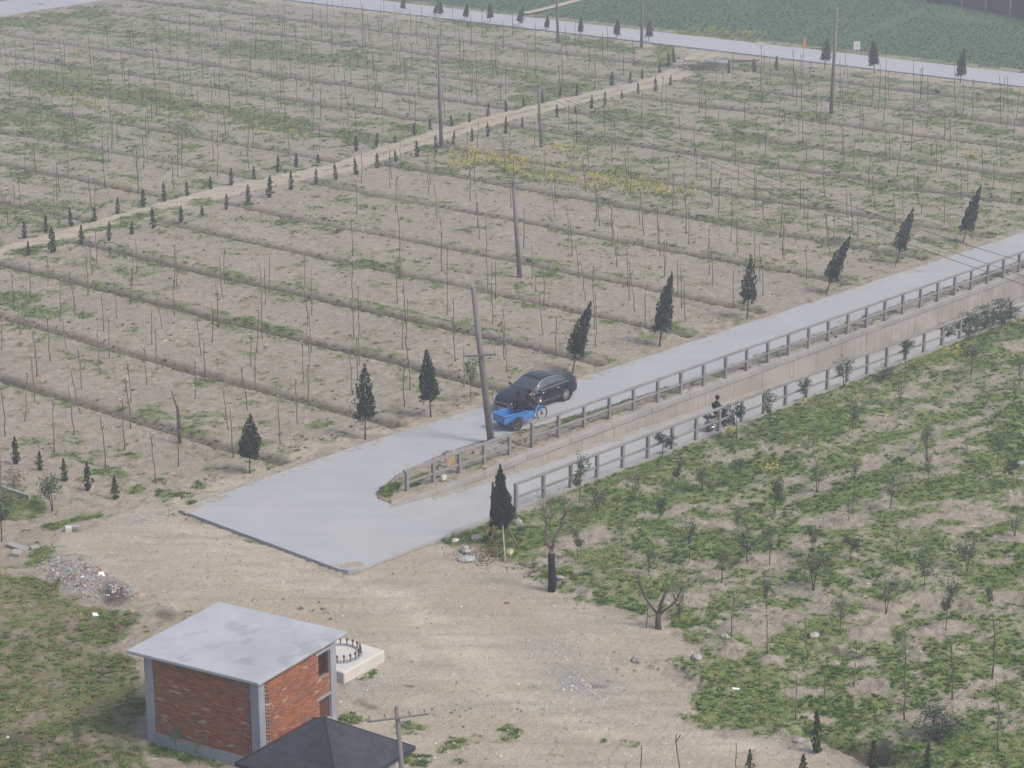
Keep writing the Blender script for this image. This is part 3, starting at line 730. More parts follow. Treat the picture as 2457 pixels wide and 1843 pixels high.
def railing(name, label, posts, vline, height, zbase, top_over=(0, 0)):
    """concrete railing : posts with an upper rail on their heads and a lower rail between them"""
    r0 = uv2w(posts[0], vline(posts[0])); root = empty(name, (r0[0], r0[1], 0)); tag(root, label, 'railing', 'concrete railings of the ramp')
    pw = .15
    pos = []
    for i, u in enumerate(posts):
        x, y = uv2w(u, vline(u)); zb = zbase(u); pos.append((x - r0[0], y - r0[1], zb))
        lean = random.uniform(-.012, .012)
        mb = MB(); mb.box((0, 0, height / 2 - .1), (pw, pw, height + .2 - .002), RA + lean)
        o = bevel(mb.build('post', M['post'], root, loc=pos[-1], rot=(random.uniform(-.012, .012), random.uniform(-.012, .012), 0)), .012)
    for i in range(len(pos) - 1):
        a, b = Vector(pos[i]), Vector(pos[i + 1]); d = (b - a).normalized()
        e0 = a - d * (top_over[0] if i == 0 else 0); e1 = b + d * (top_over[1] if i == len(pos) - 2 else 0)
        mb = MB(); mb.beam(e0 + Vector((0, 0, height + .05)) + d * .004, e1 + Vector((0, 0, height + .05)) - d * .004, .15, .10)
        bevel(mb.build('top_rail', M['post'], root), .012)
        mb = MB(); mb.beam(a + d * (pw / 2 + .005) + Vector((0, 0, height * .47)), b - d * (pw / 2 + .005) + Vector((0, 0, height * .47)), .09, .10)
        bevel(mb.build('middle_rail', M['post'], root), .01)
    return root
fl = lambda u: .0 - max(0, u - 20) * .006
railing('railing', 'short lower section of concrete railing on the weedy island tip', [0, 1.65, 3.3, 4.92, 6.6], lambda u: .04, 1.0, lambda u: .0, (.2, .08))
railing('railing', 'long concrete railing on top of the retaining wall beside the upper road', [8.2 + 1.84 * i for i in range(30)], fl, 1.14, lambda u: .03, (.1, .1))
railing('railing', 'long concrete railing between the sunken ramp and the green orchard', [1.72 + 1.78 * i for i in range(33)], lambda u: 4.9, 1.06, lambda u: .04, (.08, .1))

# ------------------------------------------------------------------ ground cover
def sample(n, y0=58, y1=262, power=1.0):
    """random ground points over the area in view, denser towards the camera"""
    t = RNG.random(n)
    if power == 0: Y = np.sqrt(y0 ** 2 + t * (y1 ** 2 - y0 ** 2))
    else: Y = y0 + t * (y1 - y0)
    X = (RNG.random(n) * 2 - 1) * .2327 * 1.22 * (Y * 1.02 + 8)
    return X, Y
def clump(n, r, h, w, seed):
    """rosette of n leaf triangles"""
    rr = random.Random(seed); V = []; F = []
    for i in range(n):
        a = 2 * PI * (i + rr.uniform(-.4, .4)) / n; q = rr.uniform(.5, 1.); hh = h * rr.uniform(.35, 1.)
        c, s = math.cos(a), math.sin(a); b = len(V)
        V += [(-s * w / 2 - c * .02, c * w / 2 - s * .02, -.03), (s * w / 2 + c * .02, -c * w / 2 + s * .02, -.03), (c * r * q + rr.uniform(-.1, .1) * r, s * r * q + rr.uniform(-.1, .1) * r, hh)]
        F.append((b, b + 1, b + 2))
    return np.array(V), np.array(F)
def scatter(name, tmpl, pos, scl, rot, var, mat, label, cat, sclz=None):
    tv, tf = tmpl; n = len(pos); k = len(tv)
    c, s = np.cos(rot)[:, None], np.sin(rot)[:, None]
    x = (tv[None, :, 0] * c - tv[None, :, 1] * s) * scl[:, None] + pos[:, 0:1]
    y = (tv[None, :, 0] * s + tv[None, :, 1] * c) * scl[:, None] + pos[:, 1:2]
    z = tv[None, :, 2] * (scl if sclz is None else sclz)[:, None] + pos[:, 2:3]
    V = np.stack([x, y, z], 2).reshape(-1, 3)
    F = (tf[None] + (np.arange(n) * k)[:, None, None]).reshape(-1, tf.shape[1])
    A = np.repeat(var, k)
    return tag(mesh_obj(name, np_mesh(name, V, F, mat, {'var': A})), label, cat, None, 'stuff')
X, Y = sample(600000)
G = ground(X, Y)
ok = (RNG.random(len(X)) < G['grass'] * .85 + .012 * (~G['yard'])) & (~G['hard']) & (G['crop'] < .5)
X, Y = X[ok], Y[ok]; G = {k: v[ok] for k, v in G.items()}
NG = len(X); rot = RNG.random(NG) * 2 * PI; scl = RNG.uniform(.25, .95, NG) * (.55 + .5 * G['grass']) * np.where(Y > 130, 1.15, .9); var = np.clip(RNG.normal(.45, .2, NG) + (fbm(X * .35, Y * .35, 91, 3) - .5) * 1.7, 0, 1)
P = np.stack([X, Y, G['z']], 1)
dryp = RNG.random(NG) < np.where(G['olive'] > .5, .38, np.where(G['orch'] > .5, .07, .12))
near = (G['orch'] > .5) | (G['olive'] > .5) | (P[:, 1] < 92)
T1, T2 = clump(8, .24, .085, .14, 3), clump(7, .25, .065, .14, 4)
for nm_, msk, T, mt, lb in (('weeds', near & ~dryp, T1, 'weed', 'bright green weeds and low grass of the orchard and verges'),
                            ('weeds', ~near & ~dryp, T2, 'weed_cool', 'dull green weeds scattered over the ploughed sapling fields'),
                            ('dry_grass', dryp, T1, 'weed_dry', 'straw coloured dry grass tufts among the weeds')):
    scatter(nm_, T, P[msk], scl[msk], rot[msk], var[msk], M[mt], lb, 'dry grass' if mt == 'weed_dry' else 'weeds')
# brown stubble on furrow banks, island and wall top
X, Y = sample(110000); G = ground(X, Y)
pr = np.where((G['dark'] > .25) & (G['A'] | G['B']), .75, 0) + np.where((G['u'] > -1) & (G['v'] > interp(ROAD_LOW, G['u'])) & (G['v'] < .0), .45, 0) + .05 * (G['A'] | G['B']) + np.where(inpoly(G['px'], G['py'], [(600, 1120), (900, 1030), (1180, 950), (1400, 880), (1395, 862), (1170, 935), (880, 1010), (590, 1100)]), .35, 0)
pr = pr + .6 * ell(G['px'], G['py'], [(1300, 1378, 110, 15, 15, 1), (1460, 1425, 60, 13, 15, .9), (1400, 1352, 80, 13, 10, .6), (1560, 1330, 70, 12, 0, .5), (760, 1470, 80, 10, 12, .4), (60, 1420, 90, 18, 10, .6)])
ok = (RNG.random(len(X)) < pr) & ~G['hard']; n_ = ok.sum()
scatter('dry_grass', clump(7, .18, .11, .08, 8), np.stack([X[ok], Y[ok], G['z'][ok]], 1), RNG.uniform(.6, 1.3, n_), RNG.random(n_) * 6.28, RNG.random(n_) * .9, M['stubble'], 'withered brown stubble along the furrows and the road bank', 'dry grass')
# rapeseed in flower
X, Y = sample(260000); G = ground(X, Y)
ok = (RNG.random(len(X)) < G['yellow'] * (.35 + .9 * (fbm(X * .7, Y * .7, 15, 3) > .5)) * .75) & ~G['hard']
X, Y, z = X[ok], Y[ok], G['z'][ok]; n_ = len(X)
fl_v = []; fl_f = []
for i in range(5):
    a = random.uniform(0, 6.28); r_ = random.uniform(.02, .16); h_ = random.uniform(.28, .5); q = len(fl_v)
    x_, y_ = r_ * math.cos(a), r_ * math.sin(a)
    fl_v += [(x_ - .05, y_, h_ - .03), (x_ + .05, y_ - .01, h_ - .03), (x_ + .01, y_ + .05, h_ + .05), (x_, y_ - .05, h_ + .02)]; fl_f += [(q, q + 1, q + 2), (q, q + 3, q + 1)]
pos = np.stack([X, Y, z], 1); rr_ = RNG.random(n_) * 6.28; ss_ = RNG.uniform(.7, 1.2, n_)
scatter('rapeseed_flowers', (np.array(fl_v), np.array(fl_f)), pos, ss_, rr_, RNG.random(n_), M['flower'], 'yellow rapeseed blossom in loose bands across the field', 'flowers')
scatter('rapeseed_plants', clump(4, .12, .3, .04, 9), pos, ss_, rr_, RNG.random(n_), M['weed_cool'], 'green rapeseed stems and leaves under the yellow blossom', 'plants')
# vegetable crop beyond the far road, in rows
rows_n = np.arange(FAR_N[1] + 2.8, 262, .62); pts = []
for r_ in rows_n:
    m_ = np.arange(-270, 60, .55); m_ = m_ + RNG.uniform(-.2, .2, len(m_))
    n2 = r_ + RNG.uniform(-.16, .16, len(m_))
    pts.append(np.stack([n2 * NX + m_ * MX, n2 * NY + m_ * MY], 1))
pts = np.concatenate(pts); px_, py_ = PX(pts[:, 0], pts[:, 1])
gap = ell(px_, py_, [(2270, 38, 40, 5, 6, 1), (2340, 48, 70, 6, 8, 1), (1900, 95, 130, 6, -28, .8), (2120, 60, 160, 9, -20, .75), (1740, 88, 130, 9, 5, .9), (1350, 20, 160, 5, -18, 1)])
ok = (px_ > 900) & (px_ < 2600) & (py_ > -50) & (RNG.random(len(px_)) > gap) & (RNG.random(len(px_)) > .12)
pts = pts[ok]; n_ = len(pts)
scatter('crop', clump(6, .30, .14, .22, 12), np.stack([pts[:, 0], pts[:, 1], ground(pts[:, 0], pts[:, 1])['z']], 1), RNG.uniform(.6, 1.2, n_), RNG.random(n_) * 6.28, np.clip(RNG.normal(.4, .25, n_) + (fbm(pts[:, 0] * .12, pts[:, 1] * .12, 5, 3) - .5), 0, 1), M['cropleaf'], 'rows of blue green leafy vegetables beyond the far road', 'crop')
# clods and small stones
X, Y = sample(90000); G = ground(X, Y)
pr = .10 * (G['A'] | G['B']) + .85 * G['gravel'] + .30 * G['yard'] + .12 * G['orch'] * (G['grass'] < .3) + .25 * ((G['olive'] > .5) & (G['grass'] < .4)) * .3
ok = (RNG.random(len(X)) < pr) & ~G['hard'] & (G['crop'] < .5); n_ = ok.sum()
sv = np.array([(1, 0, 0), (-.2, .9, 0), (-.9, -.1, 0), (.1, -1, 0), (0.1, .1, .8), (0, 0, -.4)], float); sf = np.array([(0, 1, 4), (1, 2, 4), (2, 3, 4), (3, 0, 4)])
scatter('stones', (sv, sf), np.stack([X[ok], Y[ok], G['z'][ok] + .005], 1), RNG.uniform(.02, .085, n_), RNG.random(n_) * 6.28, RNG.random(n_), M['stone_s'], 'small stones and clods strewn over the bare soil', 'stones')
# rubbish heap : grey broken tile, brick and plastic
hp = [(190, 1385, 85, 36, 22, 1), (285, 1425, 50, 26, 10, .7), (330, 1248, 45, 10, 0, .15), (1190, 1065, 40, 8, -20, .8), (1655, 160, 40, 10, 5, .9), (1090, 1095, 60, 9, -20, .5)]
X, Y = sample(420000); px_, py_ = PX(X, Y); q = ell(px_, py_, hp, .3)
ok = RNG.random(len(X)) < q * .9; X, Y = X[ok], Y[ok]; G = ground(X, Y); k_ = ~G['hard']; X, Y, z = X[k_], Y[k_], G['z'][k_]; n_ = len(X)
def rubble_mat():
    m, nt, b = new_mat('mixed_rubble'); k = NT(nt); v = k.attr('var')
    c = k.mix(k.ramp(v, .0, .45), (.10, .105, .12), (.33, .33, .34)); c = k.mix(k.ramp(v, .60, .63), c, (.36, .27, .19)); c = k.mix(k.ramp(v, .83, .85), c, (.27, .14, .09)); c = k.mix(k.ramp(v, .975, .98), c, (.55, .55, .55))
    nt.links.new(c, b.inputs['Base Color']); b.inputs['Roughness'].default_value = .9; return m
bv = np.array([(-1, -.6, -.3), (1, -.7, -.3), (.9, .6, -.2), (-.8, .7, -.3), (-.7, -.5, .35), (.8, -.5, .45), (.7, .4, .35), (-.8, .5, .25)], float)
bf = np.array([(0, 1, 5, 4), (1, 2, 6, 5), (2, 3, 7, 6), (3, 0, 4, 7), (4, 5, 6, 7)])
scatter('rubble', (bv, bf), np.stack([X, Y, z + .02], 1), RNG.uniform(.02, .09, n_), RNG.random(n_) * 6.28, RNG.random(n_), rubble_mat(), 'heap of broken tile, brick and plastic scraps at the yard edge', 'rubble')

# ------------------------------------------------------------------ bare pruned saplings of the two fields
SAP = {4: [(185,20,198,268),(305,0,310,195),(75,100,92,350),(110,265,135,512),(390,155,390,430),(455,90,487,342),(400,370,430,595),(555,5,570,255),(590,-130,598,120),(625,-180,628,45),(735,150,758,408),(855,-50,858,190),(850,70,847,320),(880,-120,884,110),(655,245,672,488),(690,385,711,655),(1020,225,1052,475),(988,335,984,570),(1115,130,1130,390),(1120,-90,1128,180),(1140,-30,1143,190),(1003,460,1018,735),(1270,390,1302,638),(1395,200,1414,465),(1392,60,1400,260),(1370,290,1371,555),(1312,520,1330,808),(1430,0,1440,250),(1447,-60,1455,180),(1690,270,1698,535),(1688,30,1692,280),(1710,60,1718,310),(1745,0,1742,240),(1675,340,1662,625),(1620,500,1624,715),(1655,595,1662,888),(1570,700,1604,995),(1970,200,1992,455),(1970,-40,1974,190),(2013,130,2020,385),(2012,60,2014,250),(2008,340,2014,620),(1983,460,2000,710),(1955,540,1962,808),(1982,680,1998,960),(1910,780,1928,1085),(1793,900,1816,1215),(1452,850,1478,1120),(1490,970,1510,1308),(1262,660,1262,920),(935,580,948,835),(822,670,847,950),(810,790,845,1122),(790,920,805,1255),(645,1025,680,1362),(980,1130,1008,1468),(1148,1000,1155,1360),(640,480,652,765),(518,580,532,862),(455,725,522,1028),(440,840,480,1160),(330,925,352,1265),(205,480,237,780),(192,640,225,942),(168,750,160,1070),(5,830,33,1168),(315,400,328,680),(5,350,8,605)],
5: [(60,270,82,530),(62,20,66,270),(105,185,112,445),(103,415,113,700),(97,500,102,800),(45,590,72,890),(345,20,360,305),(375,-120,378,150),(410,270,420,525),(409,170,412,440),(385,335,398,608),(410,480,442,865),(405,660,407,970),(645,-170,645,100),(680,105,682,375),(678,-90,680,180),(712,260,722,540),(718,390,737,683),(790,575,790,848),(935,-20,950,240),(962,170,975,445),(958,30,964,290),(985,20,993,280),(1045,480,1067,750),(1044,320,1050,600),(1035,395,1055,675),(1240,20,1258,235),(1230,-80,1232,150),(1285,230,1305,515),(1315,100,1310,350),(1382,380,1382,645),(1515,-90,1530,145),(1540,20,1577,280),(1630,40,1628,300),(1640,300,1642,585),(1635,230,1637,480),(1780,-170,1780,70),(1840,-40,1850,200),(1860,20,1863,280),(1880,80,1897,360),(1973,200,1968,475),(2090,-110,2090,130),(2170,10,2178,265),(2195,70,2200,335)],
6: [(20,150,22,420),(168,-130,172,120),(190,-60,194,195),(325,55,326,320),(500,-80,505,165),(513,0,522,258),(660,-210,660,25),(808,-80,806,160),(1383,-160,1380,65)],
3: [(215,370,220,530),(260,440,275,645),(340,335,323,520),(515,490,515,685),(513,290,512,490),(505,430,503,600),(533,330,530,450),(565,355,575,555),(720,430,717,625),(719,310,718,500),(770,350,765,510),(776,520,775,720),(780,300,777,500),(828,385,822,590),(640,590,628,810),(735,480,738,670),(1030,500,1012,700),(1020,380,1018,570),(1053,300,1050,480),(1070,410,1075,615),(1040,580,1038,770),(1150,620,1150,840),(1170,690,1168,885),(1240,490,1228,690),(1290,510,1270,715),(1285,410,1280,600),(1318,570,1305,780),(1316,385,1312,580),(1340,460,1338,655),(1500,520,1502,720),(1502,370,1500,540),(1545,440,1545,610),(1560,430,1540,640),(1590,620,1580,830),(1590,480,1586,660),(1765,540,1765,750),(1765,400,1765,590),(1830,560,1810,760),(1815,440,1815,580),(1890,640,1865,860),(1885,510,1878,700),(1705,700,1698,905),(1735,770,1733,960),(2060,600,2065,800),(2058,470,2058,650),(2110,470,2100,660),(2090,500,2082,700),(2170,560,2160,780),(2115,640,2100,830),(2150,690,2148,910),(1440,740,1430,920),(1490,770,1482,980),(1420,920,1390,1145),(1318,820,1318,1005),(1350,860,1347,1080),(1612,870,1608,1065),(1650,920,1642,1120),(1675,930,1680,1110),(1115,890,1108,1100),(1030,780,1032,985),(1045,830,1045,1045),(900,650,895,830),(870,580,872,760),(925,720,928,910),(800,850,807,1055),(760,770,758,960),(780,740,782,930),(660,690,665,865),(485,750,500,960),(540,800,535,1000),(400,650,402,830),(620,1010,640,1245),(490,1120,475,1365),(470,1060,472,1290),(505,1215,530,1440),(360,980,365,1200),(345,870,345,1070),(250,770,257,980),(235,690,232,870),(190,1090,195,1320),(190,1025,192,1210),(235,1150,232,1385),(75,840,80,1035),(90,940,93,1155),(110,540,110,735),(125,510,120,695),(150,580,150,780),(20,1250,28,1510),(20,1100,24,1330),(45,1330,40,1575),(165,1455,165,1700),(318,1170,318,1400),(335,1345,315,1570),(360,1390,360,1635),(465,1495,465,1740),(640,1290,632,1540),(655,1365,650,1655),(760,1120,762,1365),(778,1180,787,1430),(815,1270,815,1495),(915,1040,925,1280),(917,900,920,1100),(940,1380,958,1640),(925,1360,945,1600),(985,1340,985,1570),(1060,1185,1068,1410),(1080,1240,1100,1480),(1125,1315,1137,1545),(1210,980,1205,1200),(1225,1040,1228,1270),(1225,1130,1243,1340),(1255,1430,1262,1650),(1365,1220,1380,1460),(1430,1180,1428,1390),(1505,1040,1505,1240),(1532,1100,1530,1320),(1562,1160,1550,1390),(1700,1240,1697,1460),(1805,1070,1808,1290),(1850,1040,1850,1240),(1945,950,1940,1170),(2065,880,2065,1080),(2015,1030,2010,1230),(2140,1110,2130,1315),(1780,850,1775,1025),(2035,830,2035,1000)],
2: [(440,35,452,220),(905,60,905,230),(835,90,838,280),(710,-50,712,115),(520,-20,520,140),(165,90,180,270),(225,-100,225,60),(255,20,260,195),(335,-90,337,70),(1043,130,1045,320),(1105,65,1103,240),(1250,145,1255,335),(1510,125,1505,305),(1445,165,1455,365),(1685,210,1685,400),(1720,170,1720,330),(1880,245,1893,425),(1825,295,1825,485),(1602,270,1602,445),(1640,390,1640,580),(1640,290,1640,450),(1940,140,1938,300),(565,150,570,345),(545,225,558,410),(365,160,380,330),(330,160,335,330),(125,140,135,300),(145,120,155,290),(965,280,980,480),(997,225,997,430),(760,260,768,450),(785,210,788,380),(830,420,843,620),(840,400,845,590),(865,470,875,650),(1060,400,1065,605),(1030,470,1030,655),(1190,330,1195,520),(1205,260,1205,440),(1255,350,1258,520),(1405,420,1412,620),(1425,340,1428,540),(1420,260,1424,430),(405,365,410,555),(200,330,205,500),(228,460,230,660),(215,510,218,690),(260,650,268,860),(260,570,262,720),(435,540,438,720),(475,670,475,860),(474,590,475,740),(660,570,668,770),(15,450,22,640),(30,600,40,810),(80,620,95,810),(90,790,97,980),(305,950,325,1160),(315,990,315,1215),(380,890,380,1100),(130,970,127,1180),(365,1130,350,1370),(355,1300,375,1550),(560,1030,565,1265),(550,980,572,1200),(605,920,605,1130),(600,1190,620,1420),(635,1390,645,1655),(810,840,818,1050),(825,1070,833,1305),(855,980,862,1190),(885,770,877,965),(1040,900,1055,1115),(1050,870,1065,1080),(1090,820,1085,1010),(1100,1120,1097,1345),(1110,960,1115,1170),(1185,1340,1178,1610),(870,1240,883,1480),(878,1300,895,1550),(940,1380,935,1640),(1245,790,1245,970),(1315,960,1320,1170),(1355,1180,1380,1410),(1375,1060,1385,1290),(1500,830,1503,1030),(1465,650,1467,840),(1520,720,1520,920),(1590,880,1595,1090),(1555,1010,1582,1240),(1640,1170,1650,1410),(1650,1210,1668,1460),(1740,1330,1750,1590),(1760,1410,1775,1655),(1455,1320,1465,1570),(1485,1410,1490,1655),(1700,660,1705,860),(1690,600,1697,800),(1770,780,1775,975),(1750,850,1752,1055),(1835,980,1840,1210),(1858,930,1858,1130),(1875,1060,1873,1280),(1930,1210,1932,1450),(1945,1270,1957,1520),(2030,890,2020,1100),(2118,1010,2110,1245),(2145,1100,2143,1330),(1945,690,1948,900),(1942,590,1944,760),(2075,480,2070,690),(2105,570,2105,760),(2185,730,2200,930),(2040,1330,2050,1580),(2060,1420,2062,1655),(2085,1545,2090,1790),(60,1400,70,1655),(90,1160,95,1380)],
1: [(35,1250,52,1465),(85,1190,97,1415),(130,1120,133,1340),(155,980,160,1195),(225,880,235,1110),(345,1170,350,1395),(365,1080,370,1300),(375,1030,390,1245),(435,920,438,1135),(565,1120,590,1330),(610,1130,615,1340),(660,990,682,1215),(660,850,665,1060),(695,850,700,1050),(880,1030,900,1260),(885,930,890,1150),(890,970,897,1180),(920,880,930,1095),(940,840,950,1050),(938,720,942,920),(1120,1000,1127,1225),(1135,920,1152,1145),(1150,790,1160,1000),(1170,860,1180,1080),(1200,700,1203,890),(1370,840,1378,1050),(1410,930,1407,1140),(1410,730,1408,930),(1605,880,1612,1095),(1605,740,1608,930),(1635,760,1635,970),(1840,750,1838,930),(1865,830,1870,1025),(1845,590,1850,770),(2030,600,2033,780),(2080,600,2080,785),(2065,790,2070,980),(715,760,722,960),(735,750,728,950),(975,610,980,790),(480,750,500,950),(215,290,218,450),(600,310,615,480),(800,370,808,550),(845,210,850,380),(790,330,795,500),(995,400,998,560),(1185,440,1195,620),(1220,270,1222,430),(1235,460,1235,630),(1390,430,1395,620),(1415,300,1425,460),(1380,180,1390,330),(1420,460,1420,640),(1410,70,1440,220),(1595,470,1600,660),(1620,270,1620,430),(1785,550,1808,740),(1785,300,1792,480),(1815,510,1820,700),(1830,80,1830,230),(1840,0,1843,140),(2000,420,2005,600),(2020,440,2030,620),(2015,220,2022,400),(2020,60,2020,200),(2150,150,2150,300)],
9: [(320,620,320,815),(545,680,553,950),(795,740,810,950),(905,1010,930,1255),(745,1070,735,1350),(1115,850,1110,1130),(1440,730,1440,1010),(1443,900,1440,1340),(1745,780,1748,1205),(2018,630,2005,1065),(2040,1100,2052,1570),(365,1565,350,1800)],
8: [(1945,1510,1935,1830),(2180,1430,2195,1800),(1972,570,1970,750)],
7: [(5, -420, 14, -100)]}
sap = []
for r_, L in SAP.items():
    for tx, ty, bx, by in L:
        X0, Y0 = W(*S(r_, bx, by)); t = WY(*S(r_, tx, ty), Y0)
        h = min(max(t[2], 1.7), 3.4 if r_ not in (9, 8) else 4.2); lean = max(-.12, min(.12, (t[0] - X0) / max(h, 1)))
        sap.append((X0, Y0, h, lean))
# beyond what can be told apart one by one, the rows simply go on to the far edge of the upper field
for r0 in np.arange(112, 178, 2.9):
    for m_ in np.arange(-170, -60, 5.2):
        x, y = nm(r0 + random.uniform(-.5, .5), m_ + random.uniform(-.8, .8)); p = PX(x, y)
        if -60 < p[0] < 1150 and -20 < p[1] < 330 and track_side(np.array([x]), np.array([y]))[0] > 4 and min((x - s_[0]) ** 2 + (y - s_[1]) ** 2 for s_ in sap) > 5:
            sap.append((x, y, random.uniform(2., 3.), random.uniform(-.05, .05)))
gg = ground(np.array([s_[0] for s_ in sap]), np.array([s_[1] for s_ in sap]))
sap = [(*s_, float(z)) for s_, z, hd in zip(sap, gg['z'], gg['hard']) if not hd]
sap.sort(key=lambda s_: -s_[2] / s_[1])
SV = []
for k in range(10):
    rr = random.Random(100 + k); pts = [(0, 0, -.06)]; x = y = 0.
    nseg = 7
    for i in range(1, nseg + 1):
        x += rr.uniform(-.016, .016); y += rr.uniform(-.016, .016); pts.append((x, y, i / nseg))
    rad = [.0115 - .0045 * (i / nseg) + rr.uniform(-.001, .001) for i in range(nseg + 1)]
    mb = MB(); mb.tube(pts, rad, 5)
    tips = [pts[-1]]
    for q in range(rr.choice((0, 0, 1, 1, 2))):
        j = rr.randint(nseg - 2, nseg - 1); a = rr.uniform(0, 6.28); b0 = Vector(pts[j]); l_ = rr.uniform(.05, .13)
        e = b0 + Vector((math.cos(a) * l_ * .55, math.sin(a) * l_ * .55, l_)); mb.tube([b0, (b0 + e) / 2 + Vector((0, 0, -.01)), e], [.007, .006, .005], 4); tips.append(tuple(e))
    for q in range(rr.choice((0, 0, 2, 4))):
        j = rr.randint(3, nseg); a = rr.uniform(0, 6.28); b0 = Vector(pts[j]); e = b0 + Vector((math.cos(a) * .06, math.sin(a) * .06, rr.uniform(.0, .06))); mb.tube([b0, e], [.004, .002], 3)
    SV.append((mb, mb.mesh('bare_sapling', M['bark'], True), [MB().ell((tp[0], tp[1], tp[2] + .006), (.011, .011, .015), 5, 4).mesh('cut_top', M['cut']) for tp in tips]))
FLD = 'rows of pruned saplings in the fields'
sl = {'A': 'bare pruned sapling with a whitened cut top standing in the ploughed field by the road',
      'B': 'bare pruned sapling in the weedy field beyond the dirt track',
      'O': 'tall bare stake-like sapling with a pale top in the green orchard'}
ORD = ['first', 'second', 'third', 'fourth', 'fifth', 'sixth', 'seventh', 'eighth', 'ninth', 'tenth', 'eleventh', 'twelfth', 'thirteenth', 'fourteenth', 'last']
stuff = MB()
for i, (x, y, h, lean, z) in enumerate(sap):
    k = (i * 7) % 10
    if i < 295:
        g0 = ground(np.array([x]), np.array([y]))
        lab = 'O' if g0['orch'][0] > .5 or g0['yard'][0] else ('B' if track_side(np.array([x]), np.array([y]))[0] > 0 else 'A')
        th = 1.3 if lab == 'O' else 1.15
        wsc = h * .95 if h < 2.6 else 2.5
        o = mesh_obj('bare_sapling', SV[k][1], None, (x, y, z), (random.uniform(-.03, .03), lean, random.uniform(0, 6.28) if abs(lean) < .03 else 0), (wsc * th, wsc * th, h))
        for tm_ in SV[k][2]: mesh_obj('cut_top', tm_, o)
        lb_ = sl[lab]
        if lab == 'A':
            n0 = x * NX + y * NY; bed = sum(1 for f_ in FURROWS_A if f_ < n0)
            shp = 'forked' if len(SV[k][2]) > 1 else ('leaning' if abs(lean) > .06 else ('tall straight' if h > 2.6 else 'straight'))
            lb_ = f'{shp} bare sapling with whitened cut top, {ORD[min(bed, len(ORD) - 1)]} bed from the sandy yard'
        else:
            shp = 'forked' if len(SV[k][2]) > 1 else ('leaning' if abs(lean) > .04 else ('tall' if h > 2.55 else 'short'))
            lb_ = (f'{shp} bare pruned sapling in the weedy field beyond the dirt track' if lab == 'B' else f'{shp} bare stake-like sapling with a pale top in the green orchard')
        tag(o, lb_, 'sapling', {'A': FLD, 'B': 'saplings beyond the dirt track', 'O': 'bare saplings of the orchard'}[lab])
    else:
        s_ = SV[k][0]; b = len(stuff.v)
        stuff.v += [(x + p[0] * h + p[2] * h * lean, y + p[1] * h, z + p[2] * h) for p in s_.v]; stuff.f += [tuple(b + q for q in f) for f in s_.f]; stuff.a += s_.a
tag(stuff.build('saplings', M['bark'], smooth=True), 'distant rows of thin bare saplings at the far end of the fields', 'saplings', None, 'stuff')
# stout broken stump among them
x, y = W(*S(4, 1163, 1212)); z = gz(x, y); mb = MB()
mb.tube([(0, 0, -.1), (-.02, 0, .6), (.02, .02, 1.3), (-.03, 0, 1.75)], [.10, .09, .085, .07], 8)
st = empty('dead_trunk', (x, y, z)); mb.build('trunk', M['bark_grey'], st, True)
MB().tube([(-.03, 0, 1.7), (-.16, 0, 2.1), (-.28, .02, 2.55)], [.05, .035, .03], 6).build('broken_limb', M['bark'], st, True)
tag(st, 'stout grey dead trunk with one crooked limb among thin saplings', 'dead tree')

